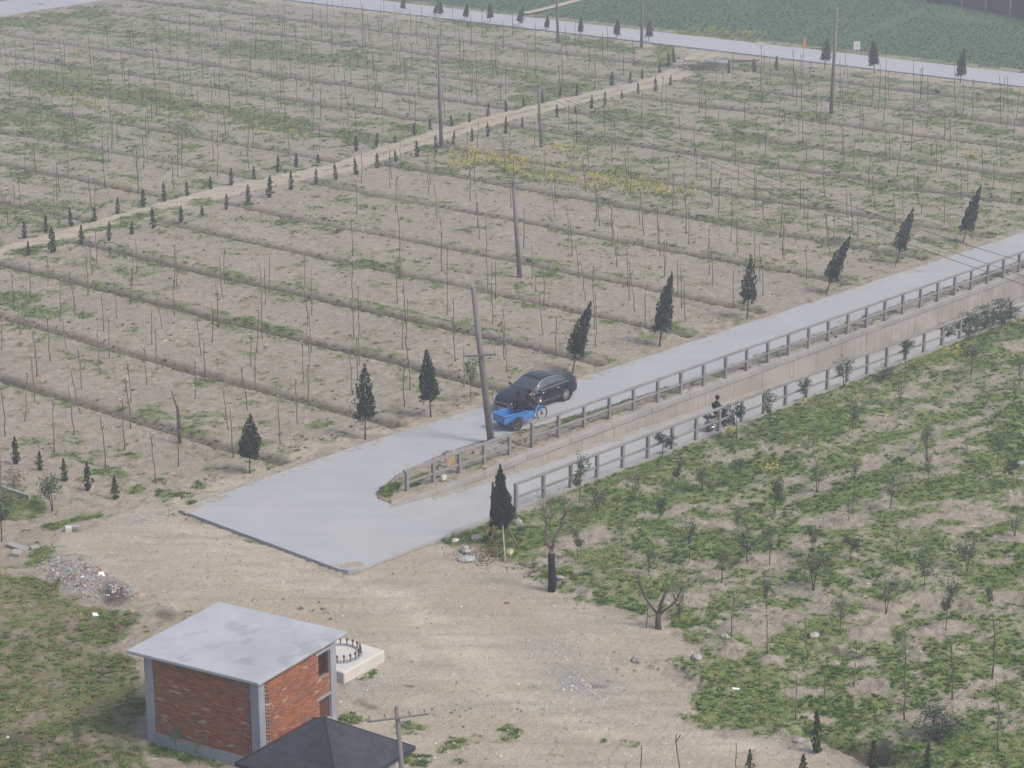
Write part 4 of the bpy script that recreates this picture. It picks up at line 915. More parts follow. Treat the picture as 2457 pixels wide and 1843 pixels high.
# ------------------------------------------------------------------ evergreens
def leaf_mesh(name, C, D, L, Wd, var, mat):
    """one bent-free leaf quad per row : centre C, direction D, length L, width Wd"""
    n = len(C); rnd = RNG.normal(size=(n, 3)); D = D / np.linalg.norm(D, axis=1, keepdims=True)
    S_ = np.cross(D, rnd); S_ /= np.linalg.norm(S_, axis=1, keepdims=True) + 1e-9
    a = C - D * L[:, None] * .5; t = C + D * L[:, None] * .5; s = S_ * Wd[:, None] * .5
    V = np.stack([a, C + s, t, C - s], 1).reshape(-1, 3)
    F = np.arange(4 * n).reshape(n, 4)
    return np_mesh(name, V, F, mat, {'var': np.repeat(var, 4)})
def evergreen(seed, n=2200, bend=0., wid=.17, base=.30, loose=True, sparse=0.):
    """slender conical crown, unit height; trunk bare below base"""
    rg = np.random.default_rng(seed); ph = rg.uniform(0, 6.28, 6)
    t = 1 - np.sqrt(rg.random(n)) * .98; t = np.clip(t, 0, 1)
    a = rg.random(n) * 2 * PI
    prof = np.where(t < .22, .55 + .45 * np.sin(t / .22 * PI / 2), 1 - ((t - .22) / .78) ** 1.5)
    lump = 1 + .22 * np.sin(3 * a + ph[0] + 9 * t) + .15 * np.sin(5 * a + ph[1] - 15 * t) + .12 * np.sin(21 * t + ph[2]) * np.sin(2 * a + ph[3])
    r = wid * np.maximum(prof, .05) * lump * np.where(rg.random(n) < .72, rg.uniform(.78, 1.06, n), rg.uniform(.2, .8, n))
    keep = rg.random(n) > sparse * (np.sin(4 * a + 30 * t + ph[4]) > .4)
    z = base + (1 - base) * t; bx = bend * t ** 1.5
    C = np.stack([r * np.cos(a) + bx, r * np.sin(a), z], 1)
    D = np.stack([np.cos(a) * .55, np.sin(a) * .55, rg.uniform(.6, 1.5, n)], 1) + rg.normal(size=(n, 3)) * .3
    if loose:          # ragged lower twigs
        k = n // 9; aa = rg.random(k) * 2 * PI; cl = rg.integers(0, 5, k); ca = cl * 1.26 + ph[5]
        C2 = np.stack([np.cos(ca) * wid * .95 + rg.normal(size=k) * .025, np.sin(ca) * wid * .95 + rg.normal(size=k) * .025, base + .02 + cl * .018 + rg.normal(size=k) * .025 - .03], 1)
        C = np.concatenate([C[keep], C2]); D = np.concatenate([D[keep], rg.normal(size=(k, 3)) + [0, 0, .2]])
    else: C = C[keep]; D = D[keep]
    m = len(C); hgt = (C[:, 2] - base) / (1 - base)
    var = np.clip(rg.normal(.35, .22, m) + .15 * np.sin(C[:, 2] * 40 + np.arctan2(C[:, 1], C[:, 0]) * 3), 0, 1)
    cm = leaf_mesh('crown', C, D, rg.uniform(.028, .055, m), rg.uniform(.014, .026, m), var, M['evergreen'])
    mb = MB(); mb.tube([(0, 0, -.03), (.004, 0, base * .6), (0, .003, base + .1), (bend * .3, 0, .7), (bend * .75, 0, .9)], [.014, .012, .011, .007, .003], 6)
    for j in range(7):
        zz = base + .03 + j * .045; ang = j * 2.4; mb.tube([(0, 0, zz - .03), (math.cos(ang) * wid * .8, math.sin(ang) * wid * .8, zz + .03)], [.005, .002], 4)
    tm = mb.mesh('trunk', M['bark'], True)
    return tm, cm
EV = [evergreen(1, 1900, 0, .108, .28), evergreen(2, 1800, .10, .10, .27, True, .35), evergreen(3, 1500, 0, .118, .30, True, .6), evergreen(4, 1900, .06, .098, .24, True, .2), evergreen(5, 4200, 0, .14, .22, False), evergreen(6, 2400, 0, .15, .27, False)]
def plant_ev(k, bx, by, tx, ty, label, group, wscale=1., base_z=None, rz=None, cat='tree'):
    x, y = W(bx, by); t = WY(tx, ty, y); h = t[2]; z = gz(x, y) if base_z is None else base_z
    root = empty('conical_evergreen_tree', (x, y, z - .02)); root.rotation_euler = (0, math.atan2(t[0] - x, h) * .8, 0); L = math.hypot(h, t[0] - x)
    sc_ = (L * wscale, L * wscale, L)
    rot = (0, 0, random.uniform(0, 6.28) if rz is None else rz)
    mesh_obj('trunk', EV[k][0], root, (0, 0, 0), rot, sc_); mesh_obj('crown', EV[k][1], root, (0, 0, 0), rot, sc_)
    return tag(root, label, cat, group)
GR = 'evergreens along the upper road'
plant_ev(5, 599, 1134, 602, 987, 'short broad conical evergreen beside the rubble verge, first along the upper road', GR, 1.0, rz=2.)
plant_ev(2, 876, 1049, 874, 863, 'dark ragged conical evergreen with low loose twigs beside the upper road', GR, .95)
plant_ev(0, 1034, 999, 1020, 830, 'upright conical evergreen on a thin trunk near the tilted concrete pole', GR, 1.0)
plant_ev(1, 1373, 893, 1409, 713, 'tall evergreen leaning over just behind the black car', GR, .95, rz=0)
for od, (k, bx, by, tx, ty) in zip(('second', 'third', 'fourth', 'fifth'), ((3, 1582, 829, 1607, 646), (1, 1982, 704, 2038, 557), (1, 2152, 632, 2185, 493), (3, 2310, 580, 2354, 439))):
    plant_ev(k, bx, by, tx, ty, f'slender leaning evergreen by the upper road, {od} leaning one counted from the black car', GR, .95, rz=0)
plant_ev(2, 1793, 763, 1803, 605, 'upright ragged evergreen with a gap under its crown by the upper road', GR, .9)
sup = plant_ev(4, 1207, 1300, 1198, 1105, 'dense dark columnar evergreen held up by three stakes at the ramp entrance', None, .80, rz=0)
for (px_, py_, m_) in ((1166, 1306, 'bamboo'), (1213, 1352, 'bamboo'), (1249, 1312, 'wood')):
    x, y = W(px_, py_); z = gz(x, y); tx, ty = W(1207, 1300)
    a = Vector((x, y, z - .1)); b = Vector((tx + (x - tx) * .06, ty + (y - ty) * .06, 1.05)); c = sup.matrix_world
    rel = lambda p: Vector((p.x - sup.location.x, p.y - sup.location.y, p.z - sup.location.z))
    MB().tube([rel(a), rel(b)], [.035, .03], 7).build('support_stake', M[m_], sup, True)
# far road evergreens
FR = [(2, 392, 75, 405, -40), (2, 640, 105, 640, -10), (2, 600, 95, 628, -10), (2, 795, 130, 820, 5), (2, 960, 145, 958, -5), (2, 1140, 170, 1185, 30), (2, 1325, 195, 1335, 80), (2, 1545, 230, 1548, 95), (2, 1778, 250, 1790, 100), (2, 1985, 270, 1998, 108),
      (3, 920, 445, 945, 230), (3, 1243, 475, 1232, 250), (3, 1800, 535, 1812, 300)]
for i, (r_, bx, by, tx, ty) in enumerate(FR):
    plant_ev([2, 0, 3, 0, 2][i % 5], *S(r_, bx, by), *S(r_, tx, ty), 'small dark evergreen on a bare stem along the far concrete road', 'evergreens along the far road', 1.15)

# ------------------------------------------------------------------ small junipers along the dirt track
def juniper(seed):
    rg = np.random.default_rng(seed); n = 420; t = rg.random(n) ** 1.2; a = rg.random(n) * 2 * PI; ph = rg.uniform(0, 6, 4)
    prof = np.where(t < .18, .6 + .4 * t / .18, 1 - .9 * ((t - .18) / .82) ** 1.9)
    lump = 1 + .5 * np.sin(13 * t + ph[0]) * np.sin(2 * a + ph[1]) + .3 * np.sin(27 * t + ph[2] + a)
    r = .145 * np.maximum(prof * lump, .04) * rg.uniform(.35, 1.1, n)
    C = np.stack([r * np.cos(a), r * np.sin(a), .04 + .96 * t], 1); D = np.stack([np.cos(a) * .5, np.sin(a) * .5, rg.uniform(.5, 1.6, n)], 1) + rg.normal(size=(n, 3)) * .35
    cm = leaf_mesh('crown', C, D, rg.uniform(.06, .12, n), rg.uniform(.03, .055, n), np.clip(rg.normal(.4, .25, n), 0, 1), M['juniper'])
    return MB().tube([(0, 0, -.05), (.01, 0, .5), (0, 0, .95)], [.022, .016, .006], 5).mesh('trunk', M['bark'], True), cm
JU = [juniper(50 + k) for k in range(5)]
JUN = {'up': (1, [(160,1545,1430),(298,1505,1390),(460,1465,1340),(615,1425,1330),(762,1385,1275),(925,1340,1225),(1065,1305,1180),(1213,1270,1170),(1365,1225,1140),(1497,1200,1085),(1645,1150,1060),(1797,1120,1010),(1920,1085,990),(2062,1055,1005)]),
       'up2': (2, [(95,980,880),(225,950,860),(348,915,850),(470,880,800),(572,840,770),(710,820,740),(828,790,725),(945,755,670),(1063,725,650),(1178,690,630),(1300,665,580),(1412,630,560),(1520,610,530),(1748,555,460),(1865,540,460),(1945,510,440),(2055,470,400),(2115,420,330),(2150,410,320)]),
       'lo': (1, [(185,1655,1560),(343,1640,1470),(528,1590,1460),(705,1560,1430),(855,1515,1430),(995,1480,1340),(1172,1440,1330),(1310,1395,1330),(1465,1360,1260),(1607,1310,1195),(1742,1280,1135),(1885,1235,1110),(2047,1200,1095),(2175,1170,1065)]),
       'lo2': (2, [(92,1130,1020),(230,1085,985),(350,1050,970),(490,1020,910),(610,990,880),(722,940,850),(845,920,830),(945,885,790),(1060,865,755),(1168,830,740),(1280,790,700),(1393,755,670),(1513,730,660),(1617,705,610),(1705,680,590),(1813,640,600),(1920,610,535),(2035,590,500),(2127,550,480)]),
       'far': (3, [(300,480,390),(465,470,380),(608,455,360)]), 'yard': (4, [(105,1350,1165),(258,1390,1265),(420,1455,1300),(568,1515,1330),(745,1570,1410)]), 'se': (9, [(870,1560,1290),(1230,1640,1450),(1585,1700,1540),(430,1700,1540),(780,1700,1590)])}
JL = {'up': ('little juniper on the far side of the dirt track', 'junipers on the far side of the track'), 'lo': ('little juniper on the near side of the dirt track', 'junipers on the near side of the track'), 'far': ('small juniper beside the far road near the track end', 'junipers by the far road'),
      'yard': ('slim juniper in the row by the corner of the sapling field above the yard', 'junipers by the yard corner'), 'se': ('dark juniper in the row by the dug trench in the sandy orchard corner', 'junipers by the trench')}
ij = 0
for key, (r_, L) in JUN.items():
    for bx, by, ty in L:
        x, y = W(*S(r_, bx, by)); h = max(.7, WY(*S(r_, bx, ty), y)[2]); h = min(h, 2.6) if key != 'se' else h; z = gz(x, y)
        root = empty('juniper_shrub', (x, y, z - .02)); root.rotation_euler = (random.uniform(-.05, .05), random.uniform(-.08, .08), random.uniform(0, 6.28))
        wd = max(h * .9, .9) * random.uniform(.85, 1.2); tm, cm = JU[ij % 5]; ij += 1
        mesh_obj('trunk', tm, root, scl=(wd, wd, h)); mesh_obj('crown', cm, root, scl=(wd, wd, h))
        lb = JL[key[:2] if key[:2] in JL else key]; tag(root, lb[0], 'shrub', lb[1])

# ------------------------------------------------------------------ young broadleaf trees
def broadleaf(seed, nl=420, spread=.30, low=.42, stems=1, mat='leaf', lsz=1., dens=1.):
    """unit height young tree : thin stem, a few limbs, loose leaf clumps"""
    rr = random.Random(seed); rg = np.random.default_rng(seed); mb = MB(); tips = []
    for s_ in range(stems):
        ax, ay = (rr.uniform(-.08, .08), rr.uniform(-.08, .08)) if stems > 1 else (0, 0)
        pts = [(0, 0, -.04), (ax * .4 + rr.uniform(-.015, .015), ay * .4, low * .6), (ax + rr.uniform(-.02, .02), ay + rr.uniform(-.02, .02), low + .1), (ax * 1.4, ay * 1.4, .8)]
        mb.tube(pts, [.015, .012, .010, .005], 6)
        for j in range(8):
            f = rr.uniform(.45, 1.); b0 = Vector(pts[1]).lerp(Vector(pts[2]), f) if f < .75 else Vector(pts[2]).lerp(Vector(pts[3]), (f - .75) * 3)
            a = rr.uniform(0, 6.28); l_ = rr.uniform(.4, 1.) * spread
            e = b0 + Vector((math.cos(a) * l_, math.sin(a) * l_, rr.uniform(.08, .30)))
            if e.z > 1: e.z = .97
            mid = (b0 + e) / 2 + Vector((0, 0, -.02)); mb.tube([b0, mid, e], [.006, .004, .002], 4)
            tips += [(e, rr.uniform(.05, .10)), (mid, rr.uniform(.03, .06))]
            if rr.random() < .6:
                a2 = a + rr.uniform(-1, 1); e2 = mid + Vector((math.cos(a2) * l_ * .5, math.sin(a2) * l_ * .5, rr.uniform(.02, .15))); mb.tube([mid, e2], [.004, .002], 4); tips.append((e2, rr.uniform(.04, .08)))
        tips.append((Vector(pts[3]) + Vector((0, 0, .1)), .08))
    w_ = np.array([q for _, q in tips]); idx = rg.choice(len(tips), int(nl * dens * .72), p=w_ / w_.sum())
    C = np.array([tips[i][0] for i in idx]) + rg.normal(size=(len(idx), 3)) * w_[idx][:, None] * .75
    D = rg.normal(size=(len(idx), 3)) + [0, 0, -.2]
    cl = rg.random(len(tips)); var = np.clip(rg.normal(.4, .2, len(idx)) + (cl[idx] - .5) * .5, 0, 1)
    cm = leaf_mesh('crown', C, D, rg.uniform(.035, .06, len(idx)) * lsz, rg.uniform(.018, .032, len(idx)) * lsz, var, M[mat])
    return mb.mesh('trunk', M['bark_grey'], True), cm
BL = [broadleaf(200, 900, .26, .42, 1, 'leaf', 1.25), broadleaf(201, 800, .30, .36, 2, 'leaf', 1.25), broadleaf(202, 640, .24, .45, 1, 'leaf', 1.25), broadleaf(203, 520, .28, .35, 2, 'leaf', 1.15), broadleaf(204, 1000, .28, .40, 1, 'leaf_dark', 1.25), broadleaf(205, 380, .22, .42, 1, 'leaf', 1.15)]
BUSH = [broadleaf(210, 900, .42, .18, 3, 'leaf_dark', 1.2), broadleaf(211, 2400, .40, .12, 5, 'leaf_dark', 1.05)]
BROWN = broadleaf(212, 500, .36, .30, 2, 'leaf_brown', 1.3)
def plant_bl(tm, bx, by, ty, wpx, label, group=None, name='young_tree', hmin=1.):
    x, y = W(bx, by); z = gz(x, y); h = max(hmin, WY(bx, ty, y)[2])
    sc_ = FPX / math.hypot(y, CAM_H); wd = (wpx / sc_) / .55 if wpx else h
    wd = min(max(wd, h * .6), h * 1.5)
    root = empty(name, (x, y, z - .02), random.uniform(0, 6.28)); mesh_obj('trunk', tm[0], root, scl=(wd, wd, h)); mesh_obj('crown', tm[1], root, scl=(wd, wd, h))
    return tag(root, label, 'bush' if 'bush' in name else 'tree', group)
LF = 'young leafy tree growing close against the railing of the sunken ramp'
for i, (r_, bx, by, ty, w_) in enumerate([(6, 352, 1180, 940, 120), (6, 570, 1100, 870, 120), (6, 780, 935, 790, 105), (6, 1050, 845, 650, 130), (6, 1445, 680, 530, 110), (6, 1690, 570, 430, 120), (5, 1540, 1610, 1315, 140), (5, 2075, 1290, 1130, 140)]):
    plant_bl(BL[[4, 0, 4, 1, 4, 4, 0, 4][i]], *S(r_, bx, by), S(r_, bx, ty)[1], w_ / 2.698, LF, 'young trees along the ramp railing')
plant_bl(BUSH[0], *S(6, 1300, 790), S(6, 0, 680)[1], 150 / 2.698, 'round dark leafy bush without a trunk at the ramp railing', None, 'leafy_bush', .8)
for (bx, by, ty, w_, k) in ((1850, 515, 350, 140, 0), (1960, 470, 300, 140, 0), (2070, 440, 270, 140, 0), (2170, 380, 220, 130, 0), (1900, 500, 370, 110, 2)):
    plant_bl(BL[k] if k else BUSH[1], *S(6, bx, by), S(6, 0, ty)[1], w_ / 2.698, 'straggly climbing bush tangled over the far end of the ramp railing', 'tangled bushes on the railing', 'leafy_bush')
OT = [(6,1870,770,580,110),(6,1410,960,800,80),(6,1100,1180,960,80),(6,845,1320,1100,80),(6,365,1500,1290,110),(6,130,1530,1360,100),(6,600,1640,1430,120),(6,870,1540,1330,130),(6,1115,1530,1330,70),(6,1345,1640,1370,120),(6,1590,1500,1290,60),(6,1830,1370,1180,60),(6,2040,1370,1130,80),(6,1580,1290,1090,100),(6,2140,1500,1330,110),(6,2180,860,640,80),
      (9,45,330,30,110),(9,255,460,220,60),(9,420,330,110,150),(9,565,345,80,120),(9,840,300,50,120),(9,850,510,240,190),(9,1085,320,180,150),(9,1390,250,100,60),(9,1565,520,290,120),(9,1318,660,400,140),(9,1705,770,450,110),(9,1020,810,560,140),(9,545,660,400,110),(9,1845,380,150,120),(9,1970,660,500,70),(9,2150,180,30,130),(9,360,150,-40,110),(9,1075,60,-120,70),
      (8,1525,310,90,110),(8,1810,190,10,90),(8,1650,80,-130,80),(8,1990,420,230,70),(8,2060,90,-90,90),(8,2190,700,450,40),(5,1660,1655,1480,120),(5,1900,1590,1380,120),(5,2170,1500,1300,90)]
for i, (r_, bx, by, ty, w_) in enumerate(OT):
    k = [2, 3, 0, 5, 2, 1, 4, 3][i % 8]
    plant_bl(BL[k], *S(r_, bx, by), S(r_, bx, ty)[1], w_ / 2.698, {0: 'full crowned young tree with grey green leaves in the green orchard', 1: 'twin stemmed leafy young tree in the green orchard', 2: 'single stemmed young tree with loose grey green leaves in the orchard', 3: 'twin stemmed young tree with thin scattered leaves in the orchard', 4: 'dark leaved young tree with a dense crown in the orchard', 5: 'spindly young tree with very few leaves in the orchard'}[k], 'young trees of the orchard')
plant_bl(BUSH[1], *S(9, 1640, 1500), S(9, 0, 1270)[1], 250 / 2.698, 'large bushy grey green olive-like shrub at the orchard edge', None, 'leafy_bush')
plant_bl(BL[1], *S(4, 340, 1650), S(4, 0, 1400)[1], 170 / 2.698, 'airy grey green young tree at the corner of the sapling field', None)
plant_bl(BROWN, *S(4, 95, 1500), S(4, 0, 1370)[1], 140 / 2.698, 'low browning shrub beside the kerb at the field corner', None, 'leafy_bush')
plant_bl(BL[0], 4, 1300, 1180, 70, 'dark thin tree at the edge of the rubble bank', None)
plant_bl(BL[5], *S(7, 510, 1575), S(7, 0, 1370)[1], 30, 'spindly sapling left of the brick house with few leaves', None)
plant_bl(BL[5], *S(7, 775, 1645), S(7, 0, 1450)[1], 34, 'thin leafy sapling in front of the brick house wall', None)
plant_bl(BL[2], *S(7, 1140, 1560), S(7, 0, 1370)[1], 40, 'leafy sapling growing among weeds at the brick house wall', None)
plant_bl(BL[5], *S(7, 1290, 1640), S(7, 0, 1500)[1], 30, 'short sapling by the brick house corner near the dark roof', None)
plant_bl(BL[2], *S(5, 835, 940), S(5, 0, 640)[1], 30, 'crooked little tree with leaves behind the tilted concrete pole', None)

# two old pruned trees at the yard edge
def old_tree(name, px_, py_, limbs, label, wrap=None, leaves=None):
    x, y = W(px_, py_); z = gz(x, y); root = empty(name, (x, y, z)); mb = MB()
    for pts, rad in limbs: mb.tube(pts, rad, 7)
    mb.build('trunk', M['bark'], root, True)
    if wrap: MB().tube(*wrap, 9).build('trunk_wrap', M['wrap'], root, True)
    if leaves:
        C, s_, n = leaves; rg = np.random.default_rng(5); idx = rg.integers(0, len(C), n); P_ = np.array(C)[idx] + rg.normal(size=(n, 3)) * s_
        leaf = leaf_mesh('crown', P_, rg.normal(size=(n, 3)), rg.uniform(.06, .11, n), rg.uniform(.03, .05, n), np.clip(rg.normal(.5, .25, n), 0, 1), M['leaf']); mesh_obj('crown', leaf, root)
    return tag(root, label, 'tree')
rr = random.Random(3); limbs = [([(0, 0, -.1), (.03, 0, .7), (.0, .02, 1.35), (-.02, 0, 1.75)], [.13, .12, .11, .09]),
     ([(-.02, 0, 1.7), (-.22, .05, 2.1), (-.20, .05, 2.7), (-.28, .1, 3.2)], [.07, .06, .045, .025]), ([(0, 0, 1.7), (.10, -.05, 2.2), (.34, -.05, 2.7), (.50, 0, 3.3), (.75, 0, 3.6)], [.075, .065, .05, .03, .012])]
lc = []
for b0 in ((-.20, .05, 2.7), (-.28, .1, 3.2), (.34, -.05, 2.7), (.5, 0, 3.2), (.42, -.03, 2.95), (-.24, .07, 2.95)):
    for j in range(5):
        a = rr.uniform(0, 6.28); e = (b0[0] + math.cos(a) * rr.uniform(.15, .5), b0[1] + math.sin(a) * rr.uniform(.15, .5), b0[2] + rr.uniform(.35, .95)); limbs.append(([b0, ((b0[0] + e[0]) / 2, (b0[1] + e[1]) / 2, (b0[2] + e[2]) / 2 - .05), e], [.018, .012, .005])); lc.append(e)
old_tree('pruned_tree', 1323, 1419, limbs, 'forked old tree with black wrapped trunk and sparse twigs at the yard edge', ([(0, 0, -.05), (.035, -.01, .25), (.06, 0, .45), (.02, 0, .7), (.0, .02, 1.35), (-.01, 0, 1.6)], [.15, .17, .19, .15, .135, .12]), (lc, .16, 220))
limbs = [([(0, 0, -.1), (-.02, 0, .3), (0, 0, .62)], [.13, .115, .11]), ([(0, 0, .55), (-.25, .05, .85), (-.52, .05, 1.25), (-.72, .05, 1.75), (-.80, 0, 2.2)], [.06, .05, .045, .03, .01]), ([(0, 0, .55), (.08, 0, 1.0), (.20, 0, 1.35), (.24, 0, 1.45)], [.075, .065, .06, .05]), ([(.02, 0, .58), (.30, -.1, .85), (.62, -.1, 1.15), (.8, -.1, 1.6), (.82, 0, 2.3)], [.055, .045, .035, .02, .008])]
lc = []
for b0 in ((-.52, .05, 1.25), (-.72, .05, 1.75), (.62, -.1, 1.15), (.8, -.1, 1.6), (.24, 0, 1.45)):
    for j in range(4):
        a = rr.uniform(0, 6.28); e = (b0[0] + math.cos(a) * .4, b0[1] + math.sin(a) * .4, b0[2] + rr.uniform(.2, .8)); limbs.append(([b0, e], [.016, .004])); lc.append(e)
old_tree('pruned_tree', *S(8, 2050, 752), limbs, 'low bare tree with a stout short trunk and three spreading limbs', None, (lc, .2, 130))

# ------------------------------------------------------------------ poles and wires
def pole(name, bx, by, tx, ty, r0, r1, label, arms=(), basez=0., fix=None, armw=.065, group='concrete utility poles'):
    if fix: x, y, h, ln = fix
    else:
        x, y = W(bx, by, basez); t = WY(tx, ty, y); h = t[2] - basez; ln = t[0] - x
    z = (gz(x, y) if fix is None else 0)
    root = empty(name, (x, y, min(z, basez)))
    root.rotation_euler = (0, math.atan2(ln, h), 0)
    MB().tube([(0, 0, -.3), (0, 0, h * .5), (0, 0, h)], [r0, (r0 + r1) / 2, r1], 14).build('shaft', M['pole'], root, True)
    for (f, L, rz, ins) in arms:
        zz = h * f; rr_ = r0 + (r1 - r0) * f; c, s = math.cos(rz), math.sin(rz); off = Vector((s, -c, 0)) * (rr_ + .035)
        ar = MB().beam(Vector((-c * L / 2, -s * L / 2, zz)) + off, Vector((c * L / 2, s * L / 2, zz)) + off, armw, armw * 1.2).build('crossarm', M['steelarm'], root)
        for e in ins:
            MB().lathe([(.0, 0), (.02, 0), (.02, .05), (.045, .06), (.04, .12), (.02, .15), (0, .15)], 8, Matrix.Translation(Vector((c * L * e, s * L * e, zz + .04)) + off)).build('insulator', M['insul'], root)
    return tag(root, label, 'utility pole', group)
pole('utility_pole', 1179, 1066, 1135, 688, .18, .115, 'thick tilted concrete pole at the roadside by the blue cargo tricycle', [(.58, 1.5, R(-8), (-.45, .45, .2))])
pole('utility_pole', 1247, 667, 1231, 432, .15, .10, 'concrete pole with a T shaped crossarm standing in the sapling field', [(.975, 1.25, R(-4), (-.45, 0.05, .45))])
pole('utility_pole', 1059, 358, 1052, 85, .16, .10, 'tall concrete pole on the edge of the dirt track', [(.92, 1.4, R(0), (-.45, .45))])
pole('utility_pole', 1994, 273, 2008, 17, .17, .11, 'tall thick concrete pole in the field near the far road sign', [(.88, 1.2, R(70), (-.4, .4))])
pole('utility_pole', 1299, 353, 1291, 196, .14, .09, 'slim concrete pole with a crossarm just below the dirt track', [(.95, 1.4, R(0), (-.45, 0, .45))])
pole('utility_pole', 1339, 102, 1333, -90, .16, .10, 'concrete pole on the verge of the far road', [(.93, 1.4, R(0), (-.45, .45))])
pole('utility_pole', 1539, 112, 1543, -90, .16, .10, 'concrete pole on the verge of the far road', [(.93, 1.4, R(0), (-.45, .45))])
pole('utility_pole', 0, 0, 0, 0, .10, .065, 'small grey pole with a crossarm beside the dark pyramid roof', [(.95, 1.75, R(10), (-.45, -.2, .2, .45))], fix=(-2.95, 57.0, 5.68, -.33), armw=.04)
for k_, (px0, p1_, mid) in enumerate((((1270, 212), (2560, 690), (2191, 576)), ((1291, 208), (2560, 669), (2327, 595)), ((1311, 211), (2580, 640), (2449, 600)))):
    A = Vector(WY(px0[0], px0[1], 168.2)); ex, ey = W(p1_[0], p1_[1], 6.2); B = Vector((ex, ey, 6.2)); d_ = (B - A).normalized(); B2 = A + (B - A) * 1.25
    pts = [A.lerp(B2, t) + Vector((0, 0, -.9 * 4 * t * (1 - t))) for t in np.linspace(0, 1, 24)]
    tag(MB().tube([p - A for p in pts], .016, 4).build('overhead_wire', M['wire'], None, True, loc=A), 'thin overhead wire crossing the upper road in a set of three', 'wire', 'three overhead wires')

# ------------------------------------------------------------------ unfinished brick house
NW = Vector((-8.1, 64.1, 0)); E1_ = Vector((-12.06 + 8.1, 66.28 - 64.1, 0)); L1 = E1_.length; e1 = E1_.normalized()
E2_ = Vector((-5.93 + 8.1, 67.62 - 64.1, 0)); L2 = E2_.length; e2 = E2_.normalized(); HZ = 3.08
house = empty('brick_house', NW); tag(house, 'small unplastered red brick house with a flat grey concrete roof', 'house')
o1 = Vector((e1.y, -e1.x, 0)) * 1.0; o1 = o1 if o1.dot(e2) < 0 else -o1        # outward normal of the long wall
o2 = Vector((e2.y, -e2.x, 0)); o2 = o2 if o2.dot(e1) < 0 else -o2
BRK = MB().box((0, 0, 0), (.236, .05, .054)).mesh('brick', M['brick'])
CW = .34
def brick_wall(name, p, d, out, L, holes, nparts, z0=.38, z1=HZ - .02, label=None):
    ang = math.atan2(d.y, d.x)
    w_ = MB()                                                                    # mortar backing with its openings
    cuts = sorted({CW * .5, L - CW * .5, *[h for hh in holes for h in hh[:2]]})
    for a, b in zip(cuts[:-1], cuts[1:]):
        zz = [z0 - .3, z1]
        hs = [h for h in holes if h[0] <= a + 1e-6 and h[1] >= b - 1e-6]
        segs = []; cur = z0 - .3
        for h in sorted(hs, key=lambda q: q[2]): segs.append((cur, h[2])); cur = h[3]
        segs.append((cur, z1))
        for s0, s1 in segs:
            if s1 - s0 < .01: continue
            c = p + d * ((a + b) / 2) - out * .12; w_.box((c.x, c.y, (s0 + s1) / 2), (b - a, .2, s1 - s0), ang)
    wall_o = w_.build(name, M['mortar'], house)
    bricks = []; row = 0; z = z0 + .035
    while z < z1 - .03:
        s = CW + .01 + (.0 if row % 2 else .12)
        while s < L - CW - .02:
            s1 = min(s + .236, L - CW - .005)
            if s1 - s > .06:
                mid = (s + s1) / 2
                if not any(h[0] - .02 < s1 and h[1] + .02 > s and h[2] - .05 < z and h[3] + .03 > z for h in holes): bricks.append((mid, z, s1 - s))
            s += .248
        z += .0655; row += 1
    full = [b for b in bricks if b[2] > .23]; rest = [b for b in bricks if b[2] <= .23]
    full.sort(key=lambda b: (-b[1], b[0]) if nparts else 0)
    parts, rest = full[:nparts], rest + full[nparts:]
    for (mid, z, ln) in parts:
        c = p + d * mid + out * (.0 + random.uniform(-.004, .004)); mesh_obj('brick', BRK, wall_o, (c.x, c.y, z), (0, 0, ang))
    r_ = MB()
    for (mid, z, ln) in rest:
        r_.var = random.random(); c = p + d * mid + out * random.uniform(-.004, .004); r_.box((c.x, c.y, z), (ln, .05, .054), ang)
    tag(r_.build('bricks', M['brick_s'], wall_o, var=True), kind='stuff')
    return wall_o
Z0 = Vector((0, 0, 0))
brick_wall('wall', Z0, e1, o1, L1, [], 290)
HW = [(L2 * .78, L2 - CW, 1.98, 2.86), (L2 * .78, L2 - CW, .25, 1.22)]
brick_wall('wall', Z0, e2, o2, L2, HW, 290)
# the two walls turned away
c3 = e1 * L1; c4 = e2 * L2; c5 = e1 * L1 + e2 * L2
for (p, d, out, L) in ((c3, e2, -o2, L2), (c4, e1, -o1, L1)):
    mb = MB(); q = p + d * (L / 2) - out * .12; mb.box((q.x, q.y, HZ / 2 - .01), (L - CW, .2, HZ - .04), math.atan2(d.y, d.x)); mb.build('wall', M['mortar'], house)
ang1 = math.atan2(e1.y, e1.x)
for (p, sx, sy) in ((Z0, 1, 1), (c3, -1, 1), (c4, 1, -1), (c5, -1, -1)):
    q = p + e1 * (sx * CW / 2 - sx * .035) + e2 * (sy * CW / 2 - sy * .035)
    mb = MB(); mb.box((q.x, q.y, HZ / 2 - .2), (CW, CW, HZ + .39), ang1); bevel(mb.build('corner_column', M['column'], house), .015)
for (p, d, out, L) in ((Z0, e1, o1, L1), (Z0, e2, o2, L2)):
    q = p + d * (L / 2) - out * .04; MB().box((q.x, q.y, .02), (L - 2 * CW + .03, .18, .72), math.atan2(d.y, d.x)).build('plinth', M['column'], house)
